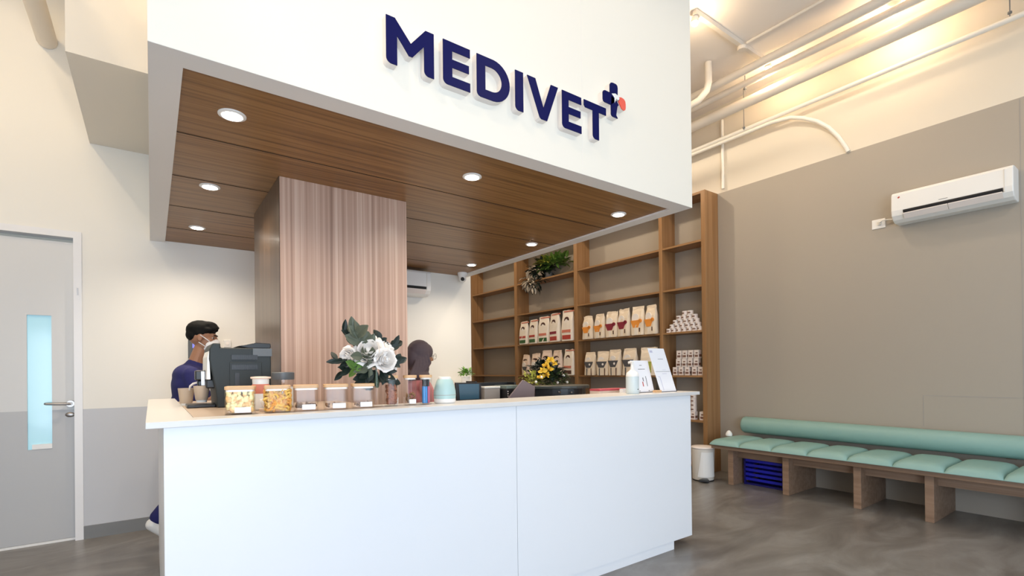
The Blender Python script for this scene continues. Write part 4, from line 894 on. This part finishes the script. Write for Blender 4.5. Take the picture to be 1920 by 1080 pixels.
# tilted mauve laptop lid
t = thing('laptop_lid', 'mauve square laptop lid standing tilted on one corner', 'laptop', (2.0, 2.60, 1.05))
MB().prism([(1.842, 1.080), (1.974, 1.208), (2.074, 1.158), (2.064, 1.00), (1.94, 0.95)], 'y', 2.60, 2.612).build('lid_panel', M['mauve'], t, bevel=0.004)
B(1.95, 2.08, 2.59, 2.66, DZ, 0.952).build('holder', M['black'], t)
# printer
t = thing('printer', 'large black printer with a curved front edge behind the counter', 'printer', (2.42, 2.98, DZ))
arcp = [(2.30, 2.90)] + [(2.30 + 0.56 * i / 12, 2.90 - 0.22 * math.sin(PI * i / 12)) for i in range(1, 12)] + [(2.86, 2.90), (2.86, 3.02), (2.30, 3.02)]
inner = [(2.325, 2.915)] + [(2.325 + 0.51 * i / 12, 2.915 - 0.20 * math.sin(PI * i / 12)) for i in range(1, 12)] + [(2.835, 2.915), (2.835, 3.01), (2.325, 3.01)]
MB().prism(inner, 'z', DZ, 1.128).build('printer_body', M['black'], t); MB().prism(arcp, 'z', 1.128, 1.150).build('printer_lid', mat('dark_olive_plastic', (0.035, 0.038, 0.033), 0.4), t, bevel=0.004)
mk = MB(); mk.ell((2.44, 2.768, 1.105), 0.014, 0.004, 0.008, 12); mk.ell((2.515, 2.722, 1.103), 0.010, 0.006, 0.008, 12); mk.build('front_marks', M['chrome'], t)
t = thing('leaflet_box', 'cream box with a pink-red top edge behind the counter', 'box', (2.75, 2.62, DZ))
B(2.61, 2.90, 2.53, 2.63, DZ, 1.112).build('box_body', M['bagpink'], t, bevel=0.002); B(2.61, 2.89, 2.53, 2.63, 1.1125, 1.126).build('box_top', mat('pink_red_card', (0.62, 0.10, 0.13), 0.5), t)
tag(B(2.73, 2.83, 2.42, 2.45, ZT, ZT + 0.028).build('paper_box', M['paper'], bevel=0.001), 'small white box in front of the cream leaflet box', 'box')
# yellow flower arrangement behind the printer
t = thing('flower_arrangement', 'green and yellow flower arrangement behind the black printer', 'flowers', (2.55, 3.45, DZ))
fx, fy = 2.80, 3.38
MB().lathe([(0.07, 0), (0.10, 0.18), (0.12, 0.34), (0.11, 0.34)], fx, fy, 24, DZ).build('pot', M['taupe'], t, smooth=True)
bush((fx + 0.03, fy, 1.22), 0.21, 0.12, 0.15, 320, 0.055, 0.034).build('foliage', M['leafdark'], t)
bush((fx + 0.06, fy - 0.05, 1.16), 0.18, 0.10, 0.12, 170, 0.05, 0.034).build('foliage', mat('olive_leaf', (0.045, 0.07, 0.02), 0.5, noise=0.4, nscale=20), t)
bush((fx - 0.17, fy - 0.03, 1.16), 0.12, 0.08, 0.10, 90, 0.055, 0.02).build('foliage', M['leafyellow'], t)
fl_ = MB()
for px, pz, rr_ in ((-0.02, 1.350, 0.040), (-0.07, 1.305, 0.042), (-0.03, 1.270, 0.040), (-0.11, 1.255, 0.042), (-0.075, 1.225, 0.040), (-0.14, 1.205, 0.03), (0.02, 1.32, 0.032)):
    for _ in range(14):
        d = rnd_dir(-0.4); fl_.leaf((fx + px, fy - 0.11, pz), d, (0, -1, 0.3), rr_, rr_ * 0.7, 0.2)
fl_.build('yellow_blooms', M['petalyellow'], t)
fw = MB()
for px, pz in ((0.12, 1.22), (0.05, 1.16), (-0.13, 1.21), (0.16, 1.16), (-0.19, 1.17)): fw.ell((fx + px, fy - 0.12, pz), 0.012, n=8)
fw.build('white_blooms', M['petal'], t, smooth=True)
# small pot plant on the white cabinet against the back wall
t = thing('low_cabinet', 'narrow white cabinet against the back wall under the small plant', 'cabinet', (2.86, 4.9, 0))
B(2.66, 3.05, 4.74, 5.05, 0, 1.13).build('body', M['whiteplastic'], t, bevel=0.003); B(2.68, 3.03, 4.722, 4.739, 0.05, 1.11).build('door', M['white'], t)
t = thing('potted_plant', 'small bright green plant in a white pot by the wall edge', 'plant', (2.86, 4.84, 1.13))
MB().lathe([(0.038, 0), (0.042, 0.004), (0.052, 0.075), (0.047, 0.075)], 2.86, 4.84, 24, 1.13).build('pot', M['whiteplastic'], t, smooth=True, auto=50)
bush((2.86, 4.84, 1.235), 0.075, 0.06, 0.055, 80, 0.05, 0.028).build('foliage', mat('lime_leaf', (0.18, 0.38, 0.06), 0.5, noise=0.4, nscale=30), t)

# ================================================================== PEOPLE
def remesh(o, vox, it=3, fac=0.5):
    r_ = o.modifiers.new('remesh', 'REMESH'); r_.mode = 'VOXEL'; r_.voxel_size = vox; r_.use_smooth_shade = True
    s_ = o.modifiers.new('smooth', 'SMOOTH'); s_.factor = fac; s_.iterations = it
def hand(mb, wrist, d, palm_n, s=1.0, curl=0.5):
    """palm plus five bent fingers"""
    wrist = Vector(wrist); d = Vector(d).normalized(); nrm = Vector(palm_n).normalized(); side = d.cross(nrm).normalized()
    for i in range(5):
        f = (i - 2) / 2 * 0.033 * s; mb.seg(wrist + side * f * 0.6, wrist + d * 0.085 * s + side * f, 0.014 * s, 0.011 * s, 8)
    for i, L in enumerate((0.066, 0.078, 0.073, 0.058)):
        f = (i - 1.5) * 0.021 * s; p = wrist + d * 0.085 * s + side * f
        for k in range(3):
            a = curl * (k + 1) * 0.55; dd = (d * math.cos(a) + nrm * math.sin(a)).normalized(); q = p + dd * L * s * (0.42, 0.32, 0.26)[k]
            mb.seg(p, q, (0.0088, 0.008, 0.0074)[k] * s, (0.008, 0.0074, 0.0066)[k] * s, 8); p = q
    p = wrist + d * 0.02 * s - side * 0.030 * s; q = p + (d * 0.6 - side * 0.7 + nrm * 0.35).normalized() * 0.038 * s; e = q + (d * 0.9 - side * 0.2 + nrm * 0.4).normalized() * 0.032 * s
    mb.seg(p, q, 0.013 * s, 0.010 * s, 8); mb.seg(q, e, 0.010 * s, 0.0078 * s, 8)
def head(mb, c, q, s=1.0):
    """c = centre of skull; local +x face; q rotation matrix"""
    def P(x, y, z): return Vector(c) + q @ Vector((x * s, y * s, z * s))
    def E(x, y, z, a, b, d_): mb.ell(P(x, y, z), a * s, b * s, d_ * s, 20, q)
    E(-0.012, 0, 0.022, 0.092, 0.074, 0.092)     # cranium
    E(0.028, 0, -0.030, 0.062, 0.060, 0.075)     # face
    E(0.042, 0, -0.078, 0.038, 0.036, 0.030)     # jaw/chin
    E(0.010, 0, -0.058, 0.052, 0.054, 0.045)
    E(0.078, 0, 0.018, 0.014, 0.050, 0.012)      # brow
    mb.seg(P(0.086, 0, 0.004), P(0.104, 0, -0.030), 0.008 * s, 0.012 * s, 10)   # nose
    E(0.096, 0.010, -0.034, 0.008, 0.007, 0.006); E(0.096, -0.010, -0.034, 0.008, 0.007, 0.006)
    E(0.080, 0, -0.058, 0.012, 0.024, 0.006); E(0.079, 0, -0.066, 0.012, 0.020, 0.007)  # lips
    for sy in (1, -1):
        E(0.050, sy * 0.046, -0.020, 0.022, 0.014, 0.018)      # cheekbone
        E(-0.006, sy * 0.078, -0.010, 0.018, 0.007, 0.030)     # ear
    return P
def Rz(a): return Euler((0, 0, a)).to_matrix()

def make_man():
    g = thing('person', 'man in navy scrubs and white face mask leaning over the coffee machine', 'person', (0.20, 4.40, 0))
    X, Y = 0.0, 4.38
    hip = Vector((0.20, Y, 0.86)); ch = Vector((0.235, Y, 1.16)); nk = Vector((0.265, Y, 1.345)); hc = Vector((0.315, Y, 1.542))
    q = Euler((0, R(6), R(-14))).to_matrix()
    b = MB()
    b.ell(hip, 0.10, 0.15, 0.11, 16); b.ell(hip + Vector((0.01, 0, 0.12)), 0.092, 0.135, 0.11, 16); b.ell(ch, 0.105, 0.158, 0.15, 16); b.ell(ch + Vector((-0.01, 0, 0.09)), 0.085, 0.16, 0.07, 16)
    b.seg(nk - Vector((0.01, 0, 0.04)), nk + Vector((0.035, 0, 0.10)), 0.056, 0.050, 12)
    P = head(b, hc, q, 1.0)
    # arms
    for sy, el, wr in ((1, Vector((0.36, Y + 0.20, 1.05)), Vector((0.55, Y + 0.10, 1.16))), (-1, Vector((0.30, Y - 0.24, 1.04)), Vector((0.40, Y - 0.50, 1.135)))):
        shd = ch + Vector((0.0, sy * 0.17, 0.10)); b.seg(shd, el, 0.048, 0.038); b.seg(el, wr, 0.037, 0.026); hand(b, wr, (wr - el), (0, 0, -1), 1.0, 0.5)
    # legs: front leg straight, rear leg trailing with raised heel
    kf = Vector((0.30, Y + 0.09, 0.47)); af = Vector((0.24, Y + 0.09, 0.09)); kr = Vector((0.20, Y - 0.08, 0.46)); ar = Vector((0.035, Y - 0.08, 0.235))
    ar = Vector((0.022, Y - 0.06, 0.245))
    b.seg(hip + Vector((0, 0.08, -0.04)), kf, 0.080, 0.055); b.seg(kf, af, 0.053, 0.036); b.seg(af, af + Vector((0.13, 0, -0.05)), 0.036, 0.026)
    b.seg(hip + Vector((0, -0.08, -0.04)), kr, 0.080, 0.055); b.seg(kr, ar, 0.053, 0.036); b.seg(ar, ar + Vector((0.13, 0, -0.17)), 0.034, 0.026)
    body = b.build('body', M['skin'], g); remesh(body, 0.0065, 3)
    # scrubs top
    c = MB(); c.ell(hip + Vector((0, 0, 0.06)), 0.118, 0.168, 0.14, 18); c.ell(hip + Vector((0.01, 0, 0.17)), 0.112, 0.155, 0.13, 18); c.ell(ch, 0.122, 0.178, 0.165, 18)
    c.ell(ch + Vector((-0.012, 0, 0.10)), 0.105, 0.19, 0.085, 18); c.ell(ch + Vector((0.0, 0, 0.03)), 0.125, 0.20, 0.12, 18); c.seg(nk - Vector((0.015, 0, 0.055)), nk - Vector((0.005, 0, 0.02)), 0.073, 0.066, 14)
    for sy, el in ((1, Vector((0.36, Y + 0.20, 1.05))), (-1, Vector((0.30, Y - 0.24, 1.04)))):
        shd = ch + Vector((0.0, sy * 0.17, 0.10)); c.seg(shd, shd.lerp(el, 0.75), 0.064, 0.060)
    remesh(c.build('scrub_top', M['scrubs'], g), 0.010, 18)
    c = MB()
    for sy, kn, an in ((1, kf, af), (-1, kr, ar)):
        c.seg(hip + Vector((0, sy * 0.075, -0.03)), kn, 0.098, 0.072); c.seg(kn, an.lerp(kn, 0.08), 0.070, 0.058)
    c.ell(hip - Vector((0, 0, 0.02)), 0.115, 0.16, 0.10, 16)
    remesh(c.build('trousers', M['scrubs'], g), 0.010, 3)
    for an, dd in ((af, Vector((0.14, 0, -0.055))), (ar, Vector((0.14, 0, -0.19)))):
        s_ = MB(); s_.seg(an + Vector((-0.02, 0, -0.03)), an + dd, 0.046, 0.034, 12); s_.ell(an + dd * 1.15, 0.045, 0.040, 0.026, 12)
        remesh(s_.build('shoe', M['whiteplastic'], g), 0.008, 2)
    # hair
    h = MB()
    def HE(x, y, z, a, b_, d_): h.ell(hc + q @ Vector((x, y, z)), a, b_, d_, 18, q)
    HE(-0.018, 0, 0.050, 0.099, 0.080, 0.076); HE(0.03, 0, 0.090, 0.06, 0.06, 0.034); HE(-0.055, 0, 0.012, 0.058, 0.070, 0.055); HE(0.05, 0, 0.080, 0.045, 0.062, 0.024)
    for k in range(7): HE(0.066 + 0.008 * (k % 2), -0.05 + k * 0.017, 0.066 + 0.008 * (k % 3), 0.022, 0.012, 0.018)
    for sy in (1, -1): HE(-0.015, sy * 0.066, 0.03, 0.036, 0.014, 0.028); HE(0.03, sy * 0.060, 0.056, 0.035, 0.016, 0.018)
    remesh(h.build('hair', M['hair'], g), 0.006, 2)
    # eyes and brows
    for sy in (1, -1):
        e = MB(); e.ell(P(0.0625, sy * 0.029, -0.001), 0.0135, n=14); eo = e.build('eye', M['eyewhite'], g, smooth=True); MB().ell(P(0.0705, sy * 0.030, -0.001), 0.0085, n=12).build('iris', M['black'], eo, smooth=True)
        MB().seg(P(0.090, sy * 0.018, 0.020), P(0.080, sy * 0.048, 0.020), 0.005, 0.004, 8).build('eyebrow', M['hair'], g, smooth=True)
    # mask
    m = MB()
    for x, z, a, b_, d_ in ((0.056, -0.050, 0.056, 0.063, 0.046), (0.080, -0.028, 0.036, 0.030, 0.026), (0.045, -0.078, 0.052, 0.052, 0.038)): m.ell(P(x, 0, z), a, b_, d_, 18, q)
    mo = m.build('face_mask', M['maskwhite'], g); remesh(mo, 0.006, 2)
    for sy in (1, -1):
        MB().tube([P(0.055, sy * 0.056, -0.028), P(0.030, sy * 0.070, -0.010), P(-0.004, sy * 0.084, 0.012)], 0.0035, 6).build('mask_strap', M['maskwhite'], mo)
        MB().tube([P(0.045, sy * 0.052, -0.078), P(0.020, sy * 0.068, -0.060), P(-0.010, sy * 0.080, -0.042)], 0.0035, 6).build('mask_strap', M['maskwhite'], mo)
    return g
make_man()

def make_woman():
    g = thing('person', 'woman in plum-grey headscarf, glasses and pink tunic facing right behind the counter', 'person', (1.74, 3.72, 0))
    Y = 3.72; X = 1.74
    hip = Vector((X - 0.02, Y, 0.82)); ch = Vector((X, Y, 1.06)); nk = Vector((X + 0.0, Y, 1.22)); hc = Vector((X + 0.045, Y, 1.40)); q = Euler((0, R(4), R(0))).to_matrix()
    b = MB(); b.ell(hip, 0.11, 0.15, 0.11, 16); b.ell(hip + Vector((0, 0, 0.12)), 0.09, 0.125, 0.1, 16); b.ell(ch, 0.10, 0.145, 0.135, 16)
    b.seg(nk - Vector((0, 0, 0.04)), nk + Vector((0.03, 0, 0.10)), 0.05, 0.045, 12); P = head(b, hc, q, 0.98)
    arms = ((1, Vector((X + 0.10, Y + 0.19, 0.90)), Vector((X + 0.33, Y + 0.10, 0.83))), (-1, Vector((X + 0.10, Y - 0.19, 0.90)), Vector((X + 0.34, Y - 0.12, 0.83))))
    for sy, el, wr in arms:
        shd = ch + Vector((0, sy * 0.155, 0.085)); b.seg(shd, el, 0.043, 0.034); b.seg(el, wr, 0.033, 0.023); hand(b, wr, wr - el, (0, 0, -1), 0.92, 0.35)
    for sy in (1, -1):
        b.seg(hip + Vector((0, sy * 0.08, -0.04)), (X, Y + sy * 0.09, 0.45), 0.08, 0.055); b.seg((X, Y + sy * 0.09, 0.45), (X - 0.02, Y + sy * 0.09, 0.08), 0.052, 0.034); b.seg((X - 0.02, Y + sy * 0.09, 0.06), (X + 0.13, Y + sy * 0.09, 0.03), 0.034, 0.024)
    remesh(b.build('body', M['skin'], g), 0.0065, 3)
    c = MB(); c.ell(ch, 0.125, 0.165, 0.15, 18); c.ell(ch + Vector((-0.005, 0, 0.085)), 0.105, 0.165, 0.072, 18); c.ell(hip + Vector((0, 0, 0.12)), 0.12, 0.15, 0.13, 16); c.ell(hip, 0.135, 0.175, 0.13, 16); c.ell(hip - Vector((0, 0, 0.14)), 0.135, 0.18, 0.15, 16)
    for sy, el, wr in arms:
        shd = ch + Vector((0, sy * 0.155, 0.085)); c.seg(shd, el, 0.058, 0.050); c.seg(el, el.lerp(wr, 0.85), 0.048, 0.038)
    remesh(c.build('tunic', M['pink'], g), 0.010, 4)
    c = MB()
    for sy in (1, -1): c.seg((X, Y + sy * 0.09, 0.62), (X, Y + sy * 0.09, 0.45), 0.10, 0.085); c.seg((X, Y + sy * 0.09, 0.45), (X - 0.02, Y + sy * 0.09, 0.12), 0.085, 0.075)
    remesh(c.build('trousers', M['black'], g), 0.012, 3)
    for sy in (1, -1):
        s_ = MB(); s_.seg((X - 0.035, Y + sy * 0.09, 0.045), (X + 0.13, Y + sy * 0.09, 0.035), 0.043, 0.034, 12); remesh(s_.build('shoe', M['black'], g), 0.008, 2)
    # headscarf: cap, drape over back of neck and shoulders, folds
    h = MB()
    def HE(x, y, z, a, b_, d_, e=None): h.ell(hc + q @ Vector((x, y, z)), a, b_, d_, 20, q if e is None else q @ e)
    HE(-0.020, 0, 0.024, 0.104, 0.090, 0.102); HE(0.030, 0, 0.030, 0.062, 0.078, 0.072); HE(0.010, 0, -0.03, 0.050, 0.082, 0.085); HE(-0.030, 0, -0.045, 0.100, 0.088, 0.085); HE(-0.02, 0, -0.11, 0.088, 0.090, 0.075); HE(-0.035, 0, -0.17, 0.105, 0.13, 0.06); HE(0.0, 0, -0.16, 0.075, 0.085, 0.045)
    HE(0.012, 0, -0.115, 0.050, 0.056, 0.030); HE(-0.075, 0, -0.02, 0.062, 0.074, 0.085)
    for k in range(6):
        t0 = hc + q @ Vector((0.040 - 0.012 * k, -0.088 + 0.003 * k, 0.07 - 0.012 * k)); t1 = hc + q @ Vector((0.035 - 0.03 * k, -0.092 - 0.002 * k, -0.06 - 0.012 * k)); t2 = hc + q @ Vector((-0.01 - 0.028 * k, -0.095 - 0.006 * k, -0.13 - 0.012 * k))
        t0 = t0 + q @ Vector((-0.035, 0.020, -0.01)); h.seg(t0, t1, 0.006, 0.011, 8); h.seg(t1, t2, 0.011, 0.012, 8)
    h2 = h.build('headscarf', M['hijab'], g); remesh(h2, 0.0065, 2)
    for sy in (1, -1):
        e = MB(); e.ell(P(0.079, sy * 0.031, -0.001), 0.011, n=12); eo = e.build('eye', M['eyewhite'], g, smooth=True); MB().ell(P(0.0865, sy * 0.031, -0.001), 0.005, n=10).build('iris', M['black'], eo, smooth=True)
    gl = MB()
    for sy in (1, -1):
        pts = [P(0.108, sy * 0.033 + 0.026 * math.cos(a * PI / 8), -0.004 + 0.024 * math.sin(a * PI / 8)) for a in range(17)]; gl.tube(pts, 0.0016, 6)
        gl.tube([P(0.106, sy * 0.058, 0.0), P(0.06, sy * 0.080, 0.002)], 0.0016, 6)
    gl.tube([P(0.108, 0.008, 0.0), P(0.110, -0.008, 0.0)], 0.0016, 6)
    gl.build('glasses', M['chrome'], g)
    return g
make_woman()

for o in D.objects:
    if '_w' in o: del o['_w']
